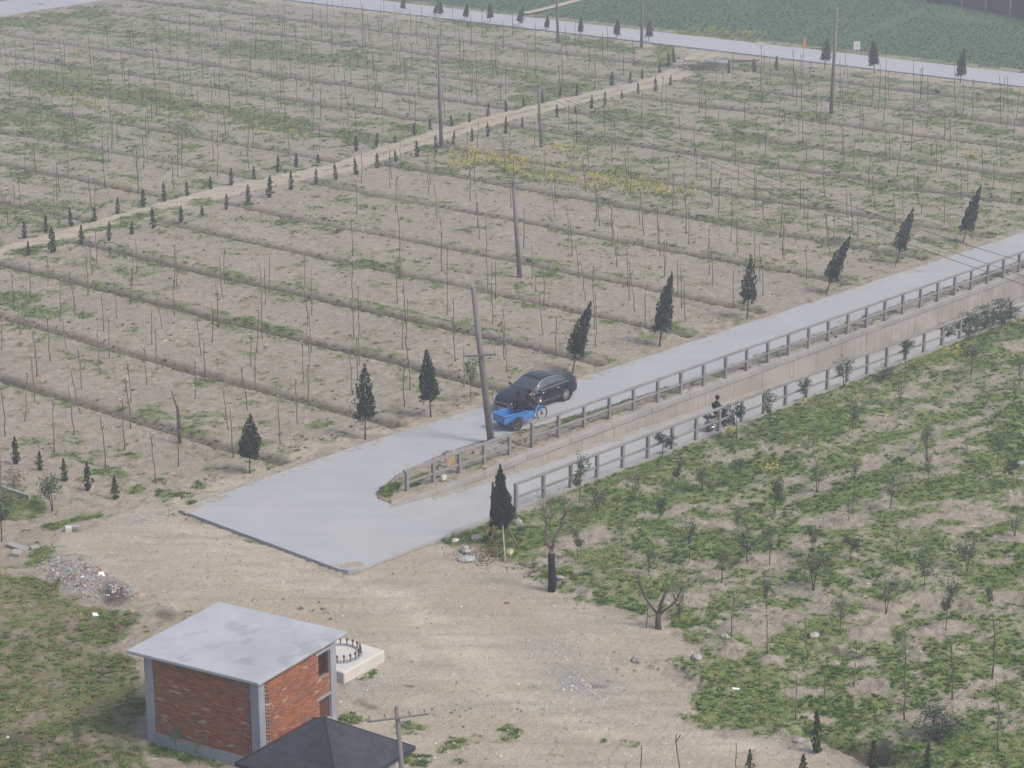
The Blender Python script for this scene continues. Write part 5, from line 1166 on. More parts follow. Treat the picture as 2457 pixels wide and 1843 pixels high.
for h in HW:      # openings : lintel, jamb, door boards, dark sheet painting the unlit room behind window bars
    q = e2 * ((h[0] + h[1]) / 2 - .05); ang2 = math.atan2(e2.y, e2.x)
    c = q - o2 * .03; MB().box((c.x, c.y, h[3] + .05), (h[1] - h[0] + .28, .14, .10), ang2).build('lintel', M['column'], house)
    win = h[2] > 1
    c = q - o2 * .2 + e2 * .05; fr = MB()
    fr.box((c.x, c.y, (h[2] + h[3]) / 2), (h[1] - h[0] - .02, .03, h[3] - h[2] - .02), ang2)
    f_o = fr.build('window' if win else 'door', M['void'] if win else M['timberdark'], house)
    n_ = 7 if win else 6
    for i in range(n_):
        s_ = h[0] + (h[1] - h[0]) * (i + .5) / n_; c = e2 * s_ - o2 * .09
        MB().box((c.x, c.y, (h[2] + h[3]) / 2), (.022 if win else .09, .022, h[3] - h[2] - .03), ang2).build('window_bar' if win else 'door_plank', M['timberdark'], f_o)
roof = MB(); a, b = e1 * -.14 + e2 * -.14, e1 * (L1 + .62) + e2 * -.14; c, d = e1 * (L1 + .62) + e2 * (L2 + .52), e1 * -.14 + e2 * (L2 + .52)
roof.add([(q.x, q.y, z) for z in (HZ + .003, HZ + .125) for q in (a, b, c, d)], [(3, 2, 1, 0), (4, 5, 6, 7), (0, 1, 5, 4), (1, 2, 6, 5), (2, 3, 7, 6), (3, 0, 4, 7)])
bm = bmesh.new(); me_ = roof.mesh('roof', M['roof']); bm.from_mesh(me_); bmesh.ops.recalc_face_normals(bm, faces=bm.faces); bm.to_mesh(me_); bm.free()
bevel(mesh_obj('roof', me_, house), .02)

# ------------------------------------------------------------------ gatehouse with a dark pyramid roof
EZ = 2.0
Lc, Bc, Rc = [Vector((*W(*p, EZ), EZ)) for p in ((563, 1831), (750, 1724), (997, 1792))]
Fc = Lc + Rc - Bc; Cc = (Lc + Rc) / 2; apz = WY(782, 1722, Cc.y)[2]
gate = empty('gatehouse', (Cc.x, Cc.y, 0)); tag(gate, 'little gatehouse with a dark grey pyramid roof in front of the brick house', 'building')
ap = Vector((0, 0, apz)); cs_ = [q - Vector((Cc.x, Cc.y, 0)) for q in (Lc, Bc, Rc, Fc)]
for i in range(4):
    p, q = cs_[i], cs_[(i + 1) % 4]; mb = MB(); rows = 9
    for r_ in range(rows):                                    # overlapping courses of felt
        t0, t1 = r_ / rows, (r_ + 1) / rows
        A0, A1, B1, B0 = p.lerp(ap, t0), q.lerp(ap, t0), q.lerp(ap, t1), p.lerp(ap, t1); up = Vector((0, 0, .005))
        mb.add([A0 + up, A1 + up, B1, B0, A0 - up, A1 - up], [(0, 1, 2, 3), (4, 5, 1, 0)])
    mb.build('roof_slope', M['darkroof'], gate)
hp_ = MB()
for p in cs_: hp_.tube([p + Vector((0, 0, .005)), ap + Vector((0, 0, .003))], [.022, .022], 6)
hp_.build('hip_ridge', M['darkroof'], gate, True)
mb = MB(); mb.add([tuple(q * 1.0 - Vector((0, 0, .02))) for q in cs_] + [tuple(q - Vector((0, 0, .12))) for q in cs_], [(4, 5, 6, 7), (0, 1, 5, 4), (1, 2, 6, 5), (2, 3, 7, 6), (3, 0, 4, 7)]); mb.build('eave_board', M['darkroof'], gate)
wl = [q * .78 for q in cs_]; mb = MB()
for i in range(4):
    p, q = wl[i], wl[(i + 1) % 4]; mb.add([(p.x, p.y, -.1), (q.x, q.y, -.1), (q.x, q.y, EZ - .125), (p.x, p.y, EZ - .125)], [(0, 1, 2, 3)])
mb.build('wall', M['plaster'], gate)
for i in (1, 2):
    p, q = wl[i], wl[(i + 1) % 4]; d = (q - p).normalized(); c = (p + q) / 2; nrm = Vector((d.y, -d.x, 0)); nrm = nrm if nrm.dot(c) > 0 else -nrm
    MB().box((c.x + nrm.x * .01, c.y + nrm.y * .01, 1.25), (.9, .05, .9), math.atan2(d.y, d.x)).build('window', M['white'], gate)

# ------------------------------------------------------------------ round mast foundation with anchor bolts
fa = R(-31); f0 = Vector((-5.02, 71.72, 0)); ex_, ey_ = Vector((math.cos(fa), math.sin(fa), 0)), Vector((-math.sin(fa), math.cos(fa), 0))
P1_ = Vector((*W(826, 1640), 0)); P2_ = Vector((*W(906, 1595), 0)); dv = (P2_ - P1_).normalized(); pv = Vector((-dv.y, dv.x, 0)); Lf = (P2_ - P1_).length
Lf = 2.35; ctr = P1_ + dv * (Lf / 2) + pv * (Lf / 2)
fnd = empty('mast_foundation', ctr); tag(fnd, 'square pale concrete foundation block with a ring of rusty bolts behind the house', 'foundation')
bevel(MB().box((0, 0, .12), (Lf, Lf, .56), math.atan2(dv.y, dv.x)).build('block', M['found'], fnd), .03)
for i in range(20):
    a = 2 * PI * i / 20; bo = MB(); bo.tube([(0, 0, 0), (0, 0, .30)], .022, 6); bo.lathe([(0, .20), (.045, .20), (.045, .25), (0, .25)], 6)
    bo.build('anchor_bolt', M['bolt'], fnd, loc=(.78 * math.cos(a), .78 * math.sin(a), .395))
MB().lathe([(.70, .402), (.86, .402), (.86, .425), (.70, .425)], 32, close=True).build('bolt_ring', M['column'], fnd)
MB().lathe([(0, .403), (.62, .403), (.60, .44), (0, .44)], 28).build('plinth', M['found'], fnd)

# ------------------------------------------------------------------ striped post by the staked evergreen
x, y = W(1177, 1292); x2 = WY(1183, 1158, y); sp_ = empty('striped_post', (x, y, -.1)); tag(sp_, 'dark pole with yellow and black hazard bands beside the staked evergreen', 'post'); lx = (x2[0] - x)
def at_(t): return (lx * t, 0, (x2[2] + .1) * t)
bands = [0, .09, .16, .25, .34, .43, .52]
for i, (t0, t1) in enumerate(zip(bands[:-1], bands[1:])): MB().tube([at_(t0), at_(t1 - .001)], .088, 12).build('hazard_band', M['yellow' if i % 2 == 0 else 'black'], sp_, True)
MB().tube([at_(0), at_(1)], [.08, .06], 10).build('shaft', M['bolt'], sp_, True)

# ------------------------------------------------------------------ sacks, boulders, slabs and litter
def lump(name, px_, py_, r, mat, label, cat, zoff=0., sub=2, jit=.16, rz=None, group=None):
    x, y = W(px_, py_); z = gz(x, y); rr_ = random.Random(int(px_ * 7 + py_)); bm = bmesh.new(); bmesh.ops.create_icosphere(bm, subdivisions=sub, radius=1.)
    for v_ in bm.verts:
        q = v_.co; k = 1 + rr_.uniform(-jit, jit); v_.co = Vector((q.x * r[0] * k, q.y * r[1] * k, max(q.z, -.45) * r[2] * k))
    me = bpy.data.meshes.new(name); bm.to_mesh(me); bm.free(); me.materials.append(mat)
    o = mesh_obj(name, me, None, (x, y, z + r[2] * .35 + zoff), (0, 0, rr_.uniform(0, 6) if rz is None else rz)); return tag(o, label, cat, group)
lump('woven_sack', 1120, 1345, (.36, .24, .16), M['sackgrey'], 'flattened grey woven sack lying on the dirt near the dead plants', 'sack', rz=.1, jit=.06, sub=3)
lump('woven_sack', 1117, 1325, (.24, .2, .22), M['sackgrey'], 'upright bulging grey sack behind the flattened one', 'sack', jit=.07, sub=3)
lump('boulder', 1142, 1338, (.16, .12, .10), M['stone'], 'small pale boulder beside the grey sacks', 'stone')
lump('boulder', 1156, 1345, (.11, .09, .12), M['stone'], 'little whitish stone standing right of the grey sacks', 'stone')
lump('boulder', 1144, 1290, (.30, .22, .18), M['stone'], 'angular pale rock half hidden in grass by the striped post', 'stone', jit=.22, sub=1)
lump('boulder', 1092, 1296, (.2, .16, .10), M['stone'], 'rounded grey rock in the grass at the pad edge', 'stone')
lump('boulder', 1244, 1255, (.22, .18, .2), M['stone'], 'grey rock in the grass behind the staked evergreen', 'stone', sub=1)
lump('boulder', 1343, 1396, (.22, .12, .09), M['stone'], 'flat white stone at the foot of the black wrapped tree', 'stone')
lump('plastic_sack', 1223, 1327, (.21, .18, .2), M['sack'], 'pale yellow plastic sack under the staked evergreen', 'sack', jit=.07, sub=3)
for (px_, py_, lab) in ((1527, 1588, 'pale boulder at the corner of the sandy yard'), (1672, 1587, 'flat grey stone lying at the orchard edge'), (1955, 1528, 'white stone among weeds in the orchard'), (1740, 1529, 'long pale stone on the bare orchard soil'), (2011, 1775, 'pale block by the trench in the orchard corner'), (1920, 1782, 'flat concrete lump at the trench end')):
    lump('boulder', px_, py_, (.24, .16, .11), M['stone'], lab, 'stone')
def block(name, px_, py_, d, rz, tilt, mat, label, cat='slab', zoff=0.):
    x, y = W(px_, py_); z = gz(x, y); o = MB().box((0, 0, 0), d).build(name, mat, None, loc=(x, y, z + d[2] * .45 + zoff), rot=(tilt[0], tilt[1], rz)); bevel(o, .015); return tag(o, label, cat)
block('concrete_slab', 42, 1315, (.95, .35, .10), R(-25), (0, .15), M['cap'], 'long broken concrete slab tilted on the rubble bank')
block('concrete_slab', 40, 1333, (.40, .40, .22), R(-10), (.1, .1), M['cap'], 'square concrete block below the tilted slab on the bank')
block('concrete_slab', 84, 1317, (.34, .28, .16), R(20), (.2, 0), M['cap'], 'short broken slab next to the tilted long slab')
block('concrete_slab', 164, 1276, (.26, .24, .26), R(15), (.1, .1), M['found'], 'pale upright block at the edge of the rubble bank')
block('concrete_slab', 180, 1273, (.42, .26, .18), R(-5), (0, .1), M['cap'], 'grey lump of concrete beside the pale upright block')
block('concrete_slab', 150, 1313, (.36, .16, .06), R(5), (0, 0), M['cap'], 'thin slab sliver lying on the rubble bank')
block('concrete_slab', 960, 1212, (.62, .26, .10), R(15), (.05, .02), M['found'], 'pale flat slab at the island tip')
block('concrete_slab', 1065, 1158, (.30, .12, .22), RA, (0, 0), M['found'], 'small pale block lying on the ramp wall cap', zoff=.1)
block('concrete_slab', 2452, 1115, (.5, .4, .06), R(20), (0, 0), M['column'], 'grey slab lying in the orchard weeds')
block('brick_piece', *S(8, 1070, 597), (.22, .11, .06), R(-10), (0, 0), M['brick'], 'single reddish brick lying in the sandy yard', 'brick')
block('plastic_litter', *S(4, 1075, 540), (.30, .12, .03), R(25), (.1, 0), M['white'], 'white plastic strip lying in the sapling field', 'litter')
block('plastic_litter', 244, 1391, (.26, .34, .03), R(30), (.5, 0), M['white'], 'bright white plastic sheet on the rubbish heap', 'litter')
block('plastic_litter', 228, 1478, (.22, .18, .12), R(30), (.4, .2), M['white'], 'crumpled pale bag below the rubbish heap', 'litter')
block('plastic_litter', *S(9, 345, 1162), (.28, .12, .05), R(0), (0, .1), M['white'], 'white scrap lying in the orchard grass', 'litter')
block('plastic_litter', *S(9, 988, 1523), (.16, .12, .06), R(10), (.1, .1), M['white'], 'white scrap beside the dug trench', 'litter')
x, y = W(1081, 1124); tag(bevel(MB().box((0, 0, 0), (.42, .05, .55)).build('tan_board', M['ply'], None, loc=(x, y, .30), rot=(R(-12), 0, R(15))), .05), 'tan board leaning upright behind the island railing', 'board')
# dead leafy heap and brown scrub by the staked tree
rg = np.random.default_rng(77); n_ = 420; x0, y0 = W(1172, 1335); C = np.stack([x0 + rg.normal(size=n_) * .62, y0 + rg.normal(size=n_) * .75, np.abs(rg.normal(size=n_)) * .17 + .02], 1)
M['deadleaf'] = foliage('dead_leaves', (.09, .045, .028), (.19, .11, .07), (.28, .19, .13), .9, .2)
tag(mesh_obj('dead_branches', leaf_mesh('dead_branches', C, rg.normal(size=(n_, 3)) * [1, 1, .6], rg.uniform(.08, .16, n_), rg.uniform(.03, .06, n_), rg.random(n_), M['deadleaf'])), 'heap of cut reddish brown dead branches under the staked evergreen', 'branches', None, 'stuff')

# ------------------------------------------------------------------ far road furniture
x, y = W(*S(3, 1128, 338)); t = WY(*S(3, 1128, 262), y); sg = empty('road_sign', (x, y, gz(x, y))); tag(sg, 'square white sign on a post beyond the far road', 'sign')
MB().tube([(0, 0, -.1), (0, 0, t[2])], .035, 6).build('post', M['steelarm'], sg, True)
MB().box((0, -.05, t[2] - .42), (.62, .03, .8)).build('board', M['white'], sg)
mb = MB()
for k in range(5): mb.box((random.uniform(-.04, .04), -.068, t[2] - .18 - k * .12), (random.uniform(.25, .42), .004, .04))
M['ink'] = simple('faded_red_ink', (.40, .17, .15), .8, .1); mb.build('lettering', M['ink'], sg)
for r_, bx, by, ty, mat, nm2, lab in ((3, 790, 312, 245, 'orange', 'marker_post', 'orange marker post on the far road edge'),):
    x, y = W(*S(r_, bx, by)); t = WY(*S(r_, bx, ty), y)
    mp = empty(nm2, (x, y, gz(x, y))); tag(mp, lab, 'post'); MB().box((0, 0, t[2] / 2), (.20, .14, t[2] + .1)).build('shaft', M[mat], mp); MB().box((0, 0, t[2] + .09), (.24, .18, .07)).build('cap', M[mat], mp)
x, y = W(*S(3, 513, 300)); mk = tag(MB().box((0, 0, .12), (.85, .3, .24)).build('pale_board', M['found'], None, loc=(x, y + .5, .06)), 'pale board lying at the far road edge', 'board')
# brush pile and grey tarp where the track meets the far road
x, y = W(*S(3, 130, 455)); rg = np.random.default_rng(9); n_ = 260; mb = MB()
for i in range(90):
    a = random.uniform(-.4, .4) + R(-20); l_ = random.uniform(.8, 2.2); c = Vector((random.gauss(0, 1.0), random.gauss(0, .9), abs(random.gauss(0, .3)) + .1)); d = Vector((math.cos(a), math.sin(a), random.uniform(-.1, .25))) * l_ / 2; mb.tube([c - d, c + d], [.025, .012], 4)
bp = empty('brush_pile', (x, y, gz(x, y))); tag(bp, 'pile of cut branches heaped at the end of the dirt track', 'brush pile'); mb.build('twigs', M['wood'], bp)
C = np.stack([rg.normal(size=n_) * 1.0, rg.normal(size=n_) * .8, np.abs(rg.normal(size=n_)) * .25 + .15], 1); mesh_obj('dead_leaves', leaf_mesh('dead_leaves', C, rg.normal(size=(n_, 3)), rg.uniform(.12, .3, n_), rg.uniform(.06, .12, n_), rg.random(n_), M['leaf_dark']), bp)
x, y = W(*S(3, 225, 400)); lump('tarpaulin', *S(3, 225, 402), (1.3, .7, .22), M['column'], 'grey tarpaulin heap at the track end by the far road', 'tarpaulin', jit=.1, sub=3, rz=-.3)
x, y = W(*S(3, 420, 408)); lg = MB()
for i in range(4): lg.tube([(-1.4, i * .12, .08 + .05 * (i % 2)), (1.3 + random.uniform(-.3, .3), i * .12 + .25, .10)], [.06, .04], 6)
tag(lg.build('log_stack', M['bark_grey'], None, loc=(x, y, gz(x, y)), rot=(0, 0, R(8))), 'thin stack of long poles lying beside the far road', 'logs')
# shade net house in the distance
net = [W(*p) for p in ((2219, 8), (2307, 15), (2365, 26), (2423, 39), (2485, 53), (2560, 68))]
nh = empty('shade_net_house', (*net[0], 0)); tag(nh, 'long black shade net shelter on pale posts far behind the crop field', 'shelter')
rel = [(p[0] - net[0][0], p[1] - net[0][1]) for p in net]
bx_, by_ = rel[-1][0] - rel[0][0], rel[-1][1] - rel[0][1]; l_ = math.hypot(bx_, by_); bdx, bdy = -by_ / l_ * 14, bx_ / l_ * 14
if bdy < 0: bdx, bdy = -bdx, -bdy
for (xa, ya) in rel: MB().tube([(xa, ya, -.2), (xa, ya, 2.7)], .09, 6).build('post', M['found'], nh, True)
for (a, b) in zip(rel[:-1], rel[1:]):
    mb = MB(); k = 6
    for i in range(k + 1):
        t = i / k; sag = -.12 * math.sin(PI * t); x, y = a[0] + (b[0] - a[0]) * t + .12, a[1] + (b[1] - a[1]) * t + .15; mb.v += [(x, y, .06), (x + .03 * math.sin(9 * t), y, 1.3), (x, y, 2.6 + sag), (x + bdx, y + bdy, 2.6 + sag)]; mb.a += [.5] * 4
    for i in range(k):
        for j in range(3): mb.f.append((i * 4 + j, i * 4 + j + 4, i * 4 + j + 5, i * 4 + j + 1))
    mb.build('net_panel', M['net'], nh)
# low kerb at the left edge of the yard
x, y = W(-30, 1165); x1, y1 = W(72, 1198); tag(MB().beam((0, 0, .05), (x1 - x, y1 - y, .05), .14, .3).build('kerb_wall', M['cap'], None, loc=(x, y, 0)), 'low concrete kerb wall around the corner plot', 'kerb')

# ------------------------------------------------------------------ vehicles
M['carpaint'] = gloss('black_car_paint', (.006, .006, .013), .25, 0, .35, .35)
M['glass'] = gloss('tinted_glass', (.05, .065, .065), .06, 0, .3, .8)
M['chrome'] = gloss('chrome', (.75, .75, .76), .12, 1., 0)
M['alloy'] = gloss('alloy_rim', (.66, .66, .67), .25, .85, 0)
M['rubber'] = simple('rubber', (.022, .022, .023), .85, .2, 20)
M['rubber_dusty'] = simple('dusty_rubber', (.055, .052, .05), .9, .25, 16)
M['lamp'] = gloss('lamp_glass', (.72, .74, .76), .08, .0, .8)
M['redlamp'] = gloss('red_lamp', (.42, .03, .03), .15, 0, .8)
M['grille'] = simple('grille', (.045, .045, .05), .5, .2, 30, metal=.5)
M['plate'] = gloss('blue_plate', (.10, .12, .30), .4, 0, 0)
M['blue'] = gloss('blue_paint', (.05, .21, .50), .5, 0, .05, .3)
M['blue_dark'] = gloss('worn_blue_paint', (.04, .19, .50), .5, 0, .05)
M['steel'] = gloss('dull_steel', (.22, .22, .23), .4, .7, 0)
M['plank'] = simple('cargo_plank', (.16, .10, .075), .9, .25, 12)
M['skin'] = simple('skin', (.42, .25, .17), .6, .06, 9)
M['jacket'] = simple('black_jacket', (.014, .014, .018), .85, .25, 8, .2)
M['jacket_green'] = simple('dark_olive_jacket', (.028, .034, .024), .85, .25, 8, .2)
M['jeans'] = simple('blue_jeans', (.035, .055, .12), .9, .2, 12, .2)
M['trousers'] = simple('dark_trousers', (.02, .021, .032), .9, .2, 10, .2)
M['hair'] = simple('black_hair', (.010, .009, .010), .6, .2, 30, .3)
M['shoe'] = simple('grey_shoe', (.10, .10, .13), .7, .2, 10)
M['scooter'] = gloss('grey_scooter_plastic', (.16, .155, .16), .3, 0, .4)
M['scooter_dark'] = gloss('dark_scooter_plastic', (.03, .03, .035), .35, 0, .3)
M['seat'] = simple('vinyl_seat', (.015, .015, .017), .5, .1, 9)

def wheel(parent, loc, rad, wid, spokes, rim_mat, name='wheel', rimr=.68, tyre_mat='rubber', n_thin=0, rz=0.):
    """wheel turning about local y; children tyre, rim"""
    w_ = empty(name, loc, rz); w_.parent = parent
    Rx = Matrix.Rotation(PI / 2, 4, 'X'); h = wid / 2; ri = rad * rimr
    MB().lathe([(ri, -h * .8), (rad * .93, -h), (rad, -h * .55), (rad, h * .55), (rad * .93, h), (ri, h * .8)], 28, Rx, True).build('tyre', M[tyre_mat], w_, True)
    rm = MB(); rm.lathe([(ri * 1.01, -h * .75), (ri * .93, -h * .7), (ri * .93, h * .7), (ri * 1.01, h * .75)], 28, Rx, True)
    rm.lathe([(0, h * .75), (ri * .2, h * .75), (ri * .22, 0), (ri * .2, -h * .75), (0, -h * .75)], 12, Rx)
    for i in range(spokes):
        a = 2 * PI * i / spokes
        for s_ in ((-1, 1) if not n_thin else (0,)):
            yy = s_ * h * .62; c, s = math.cos(a), math.sin(a)
            if n_thin: rm.tube([(c * ri * .15, yy, s * ri * .15), (c * ri * .95, 0, s * ri * .95)], .004, 3)
            else: rm.beam((c * ri * .15, yy, s * ri * .15), (c * ri * .95, yy, s * ri * .95), ri * .15, h * .25, (0, 1, 0))
    rm.build('rim', M[rim_mat], w_)
    if not n_thin: MB().lathe([(0, .0), (ri * .95, .0)], 20, Rx).build('spoke_gap_shade', M['black'], w_)  # added black disc, paints the shade in the gaps between the spokes
    return w_

def spl(L, x):
    """monotone-ish smooth interpolation (Catmull-Rom on x)"""
    xs = [a for a, _ in L]; ys = [b for _, b in L]
    if x <= xs[0]: return ys[0]
    if x >= xs[-1]: return ys[-1]
    i = max(k for k in range(len(xs)) if xs[k] <= x); i = min(i, len(xs) - 2)
    h = xs[i + 1] - xs[i]; t = (x - xs[i]) / h
    m0 = (ys[i + 1] - ys[i - 1]) / (xs[i + 1] - xs[i - 1]) if i > 0 else (ys[i + 1] - ys[i]) / h
    m1 = (ys[i + 2] - ys[i]) / (xs[i + 2] - xs[i]) if i < len(xs) - 2 else (ys[i + 1] - ys[i]) / h
    return (2 * t**3 - 3 * t**2 + 1) * ys[i] + (t**3 - 2 * t**2 + t) * h * m0 + (-2 * t**3 + 3 * t**2) * ys[i + 1] + (t**3 - t**2) * h * m1
# saloon : local x forward (nose +), y left, z up
TOPZ = [(-2.41, .86), (-2.36, 1.02), (-2.05, 1.11), (-1.72, 1.13), (-1.45, 1.24), (-1.05, 1.39), (-.55, 1.465), (-.1, 1.47), (.25, 1.42), (.62, 1.25), (.98, 1.03), (1.4, .95), (1.9, .85), (2.25, .74), (2.41, .60)]
BELT = [(-2.41, .80), (-2.3, .96), (-1.9, 1.01), (-1, .98), (0, .94), (.9, .91), (1.5, .86), (2.1, .73), (2.41, .56)]
HALF = [(-2.41, .50), (-2.33, .72), (-2.1, .83), (-1.6, .89), (-.8, .905), (.6, .905), (1.4, .885), (1.9, .83), (2.2, .72), (2.36, .55), (2.41, .42)]
LOWZ = [(-2.41, .42), (-2.3, .30), (-1.8, .22), (1.8, .20), (2.3, .22), (2.41, .32)]
CAB = [(-2.41, 0), (-1.75, .0), (-1.3, .55), (-.9, 1), (.1, 1), (.5, .6), (.98, 0), (2.41, 0)]
car = empty('black_saloon_car', (*uv2w(14.58 - 1.02 - .35, -3.47 - .86), .052), RA + PI)
tag(car, 'glossy black saloon car with silver alloy wheels and chrome grille on the upper road', 'car')
NX_, NT_ = 97, 8
xs_ = np.linspace(-2.41, 2.41, NX_); sect = []
TT = [0, 1, 2, 2.5, 3, 3.5, 4, 4.33, 4.66, 5, 5.33, 5.66, 6, 6.5, 7]
for x in xs_:
    zt, zb, hw, zl, c = spl(TOPZ, x), spl(BELT, x), spl(HALF, x), spl(LOWZ, x), spl(CAB, x)
    zt = max(zt, zb + .01)
    yg = hw * .80 * (1 - c) + .60 * c; zg = zb + (zt - zb) * ((1 - c) * .62 + c * .90)
    zm = zl + (zb - zl) * .5
    pts = [(.0, zl), (hw * .86, zl), (hw * .985, zl + .10), (hw * 1.005, zm), (hw * .955, zb), (yg, zg), (yg * .55, zt - .012 * c - (zt - zg) * .18), (0, zt)]
    row = []
    for t in TT:
        i = min(int(t), 6); f = t - i
        p = [pts[max(i - 1, 0)], pts[i], pts[i + 1], pts[min(i + 2, 7)]]
        q = []
        for k in (0, 1):
            a, b, c2, d = (p[j][k] for j in range(4))
            lin = b + (c2 - b) * f
            cr = .5 * (2 * b + (c2 - a) * f + (2 * a - 5 * b + 4 * c2 - d) * f * f + (3 * b - a - 3 * c2 + d) * f ** 3)
            q.append(lin if i < 2 or i == 4 else cr * .7 + lin * .3)
        row.append(tuple(q))
    sect.append(row)
wheel_x = (1.42, -1.355); WR = .335
parts = {}
def addq(key, vs):
    b = parts.setdefault(key, MB()); b.add(vs, [(0, 1, 2, 3)])
for i in range(NX_ - 1):
    xm = (xs_[i] + xs_[i + 1]) / 2
    for j in range(len(TT) - 1):
        tm = (TT[j] + TT[j + 1]) / 2
        for s in (1, -1):
            q = [(xs_[i], s * sect[i][j][0], sect[i][j][1]), (xs_[i + 1], s * sect[i + 1][j][0], sect[i + 1][j][1]), (xs_[i + 1], s * sect[i + 1][j + 1][0], sect[i + 1][j + 1][1]), (xs_[i], s * sect[i][j + 1][0], sect[i][j + 1][1])]
            if s > 0: q = q[::-1]
            zc = sum(p[2] for p in q) / 4
            if tm < 4 and any((xm - wx) ** 2 + (zc - WR) ** 2 < .385 ** 2 for wx in wheel_x) and tm > 1: continue
            key = 'body'
            if 4.3 < tm < 4.9:
                if -1.02 < xm < -.04: key = ('rear_side_window', s) if xm > -1.02 else 'body'
                if .02 < xm < .66: key = ('front_side_window', s)
                if -1.36 < xm < -1.06: key = ('quarter_window', s)
            if tm > 5 and .30 < xm < .96: key = 'windscreen'
            if tm > 5 and -1.70 < xm < -1.08: key = 'rear_window'
            addq(key, q)
for i_, rev in ((0, False), (NX_ - 1, True)):          # close nose and tail
    for j in range(len(TT) - 1):
        a, b = sect[i_][j], sect[i_][j + 1]; q = [(xs_[i_], a[0], a[1]), (xs_[i_], b[0], b[1]), (xs_[i_], -b[0], b[1]), (xs_[i_], -a[0], a[1])]
        addq('body', q if rev else q[::-1])
def weld(me):
    bm = bmesh.new(); bm.from_mesh(me); bmesh.ops.remove_doubles(bm, verts=bm.verts, dist=.0008); bmesh.ops.dissolve_degenerate(bm, edges=bm.edges, dist=.0005); bmesh.ops.recalc_face_normals(bm, faces=bm.faces); bm.to_mesh(me); bm.free()
    me.polygons.foreach_set('use_smooth', [True] * len(me.polygons)); return me
for key, b in parts.items():
    nm_ = key[0] if isinstance(key, tuple) else key
    mesh_obj(nm_, weld(b.mesh(nm_, M['carpaint'] if nm_ == 'body' else M['glass'])), car)
def surf(x, t, s, off=.006):
    i = int(np.clip(np.searchsorted(xs_, x) - 1, 0, NX_ - 2)); f = (x - xs_[i]) / (xs_[i + 1] - xs_[i])
    j = max(k for k in range(len(TT) - 1) if TT[k] <= t + 1e-9); g = (t - TT[j]) / (TT[j + 1] - TT[j])
    y = z = 0
    for (ii, wi) in ((i, 1 - f), (i + 1, f)):
        for (jj, wj) in ((j, 1 - g), (j + 1, g)): y += sect[ii][jj][0] * wi * wj; z += sect[ii][jj][1] * wi * wj
    return Vector((x, s * (y + off), z + (off if t > 5 else 0)))
for s in (1, -1):
    edge = [surf(x, 4.06, s) for x in np.linspace(-1.55, .86, 26)]; top = [surf(x, 4.93, s) for x in np.linspace(-1.2, .45, 22)]
    MB().tube(edge, .013, 5).build('chrome_trim', M['chrome'], car, True)
    MB().tube([edge[0]] + top + [edge[-1]], .011, 5).build('chrome_trim', M['chrome'], car, True)
    MB().tube([surf(x, 2.45, s, .012) for x in np.linspace(-.95, .95, 16)], .014, 5).build('side_moulding', M['steel'], car, True)
    for hx in (-.72, .35): MB().tube([surf(hx - .10, 3.72, s, .02), surf(hx + .10, 3.70, s, .02)], .018, 6).build('door_handle', M['chrome'], car, True)
    for dx_ in (-.95, -.02, .80): MB().tube([surf(dx_, t, s, .001) for t in (1.5, 2, 2.5, 3, 3.5, 3.98)], .006, 4).build('door_seam', M['black'], car)
    m_ = surf(.72, 4.1, s, 0); MB().ell(m_ + Vector((0, s * .13, .05)), (.06, .10, .065), 10, 6).build('mirror', M['carpaint'], car, True)
    hd = MB(); ts = [3.0, 3.5, 4.0, 4.33, 4.66]; xx = np.linspace(1.92, 2.37, 7)
    for i in range(6):
        for j in range(4):
            q = [surf(xx[i], ts[j], s), surf(xx[i + 1], ts[j], s), surf(xx[i + 1], ts[j + 1], s), surf(xx[i], ts[j + 1], s)]; hd.add(q if s < 0 else q[::-1], [(0, 1, 2, 3)])
    hd.build('headlight', M['lamp'], car, True)
    tl = MB(); xx = np.linspace(-2.39, -2.06, 7); ts = [3.3, 3.5, 4.0]
    for i in range(6):
        for j in range(2):
            q = [surf(xx[i], ts[j], s), surf(xx[i + 1], ts[j], s), surf(xx[i + 1], ts[j + 1], s), surf(xx[i], ts[j + 1], s)]; tl.add(q if s < 0 else q[::-1], [(0, 1, 2, 3)])
    tl.build('tail_light', M['redlamp'], car, True)
    for wx in wheel_x:
        wheel(car, (wx, s * .77, WR), WR, .215, 9, 'alloy', rimr=.70)
        MB().lathe([(.385, -.13), (.385, .13)], 24, Matrix.Translation((wx, s * .76, WR)) @ Matrix.Rotation(PI / 2, 4, 'X')).build('wheel_arch', M['black'], car, True)
gr = MB(); n_ = 10
for i in range(n_):
    y0, y1 = -.42 + .84 * i / n_, -.42 + .84 * (i + 1) / n_
    fx = lambda y: 2.432 - .02 * (abs(y) / .42) ** 2
    gr.add([(fx(y0), y0, .40), (fx(y1), y1, .40), (fx(y1) - .012, y1, .585), (fx(y0) - .012, y0, .585)], [(0, 1, 2, 3)])
gr.build('grille', M['grille'], car)
ring = [(fx(y) + .012, y, .385 + .0 * y) for y in np.linspace(-.40, .40, 12)] + [(fx(.44) - .01, .45, .58)] + [(fx(y) - .005, y, .60) for y in np.linspace(.42, -.42, 12)] + [(fx(.44) - .01, -.45, .58)]
MB().tube(ring + [ring[0]], .018, 5).build('grille_surround', M['chrome'], car, True)
for zz in (.46, .52, .58): MB().tube([(fx(y) + .0 - (zz - .4) * .22, y, zz) for y in np.linspace(-.4, .4, 10)], .007, 4).build('grille_bar', M['chrome'], car)
MB().box((2.43, 0, .295), (.02, .44, .14)).build('number_plate', M['plate'], car)
pl = MB()
for k in range(7): pl.box((2.4425, -.18 + k * .06, .295), (.004, .032 if k != 2 else .012, .075 if k != 2 else .012))
pl.build('plate_marks', M['white'], car)
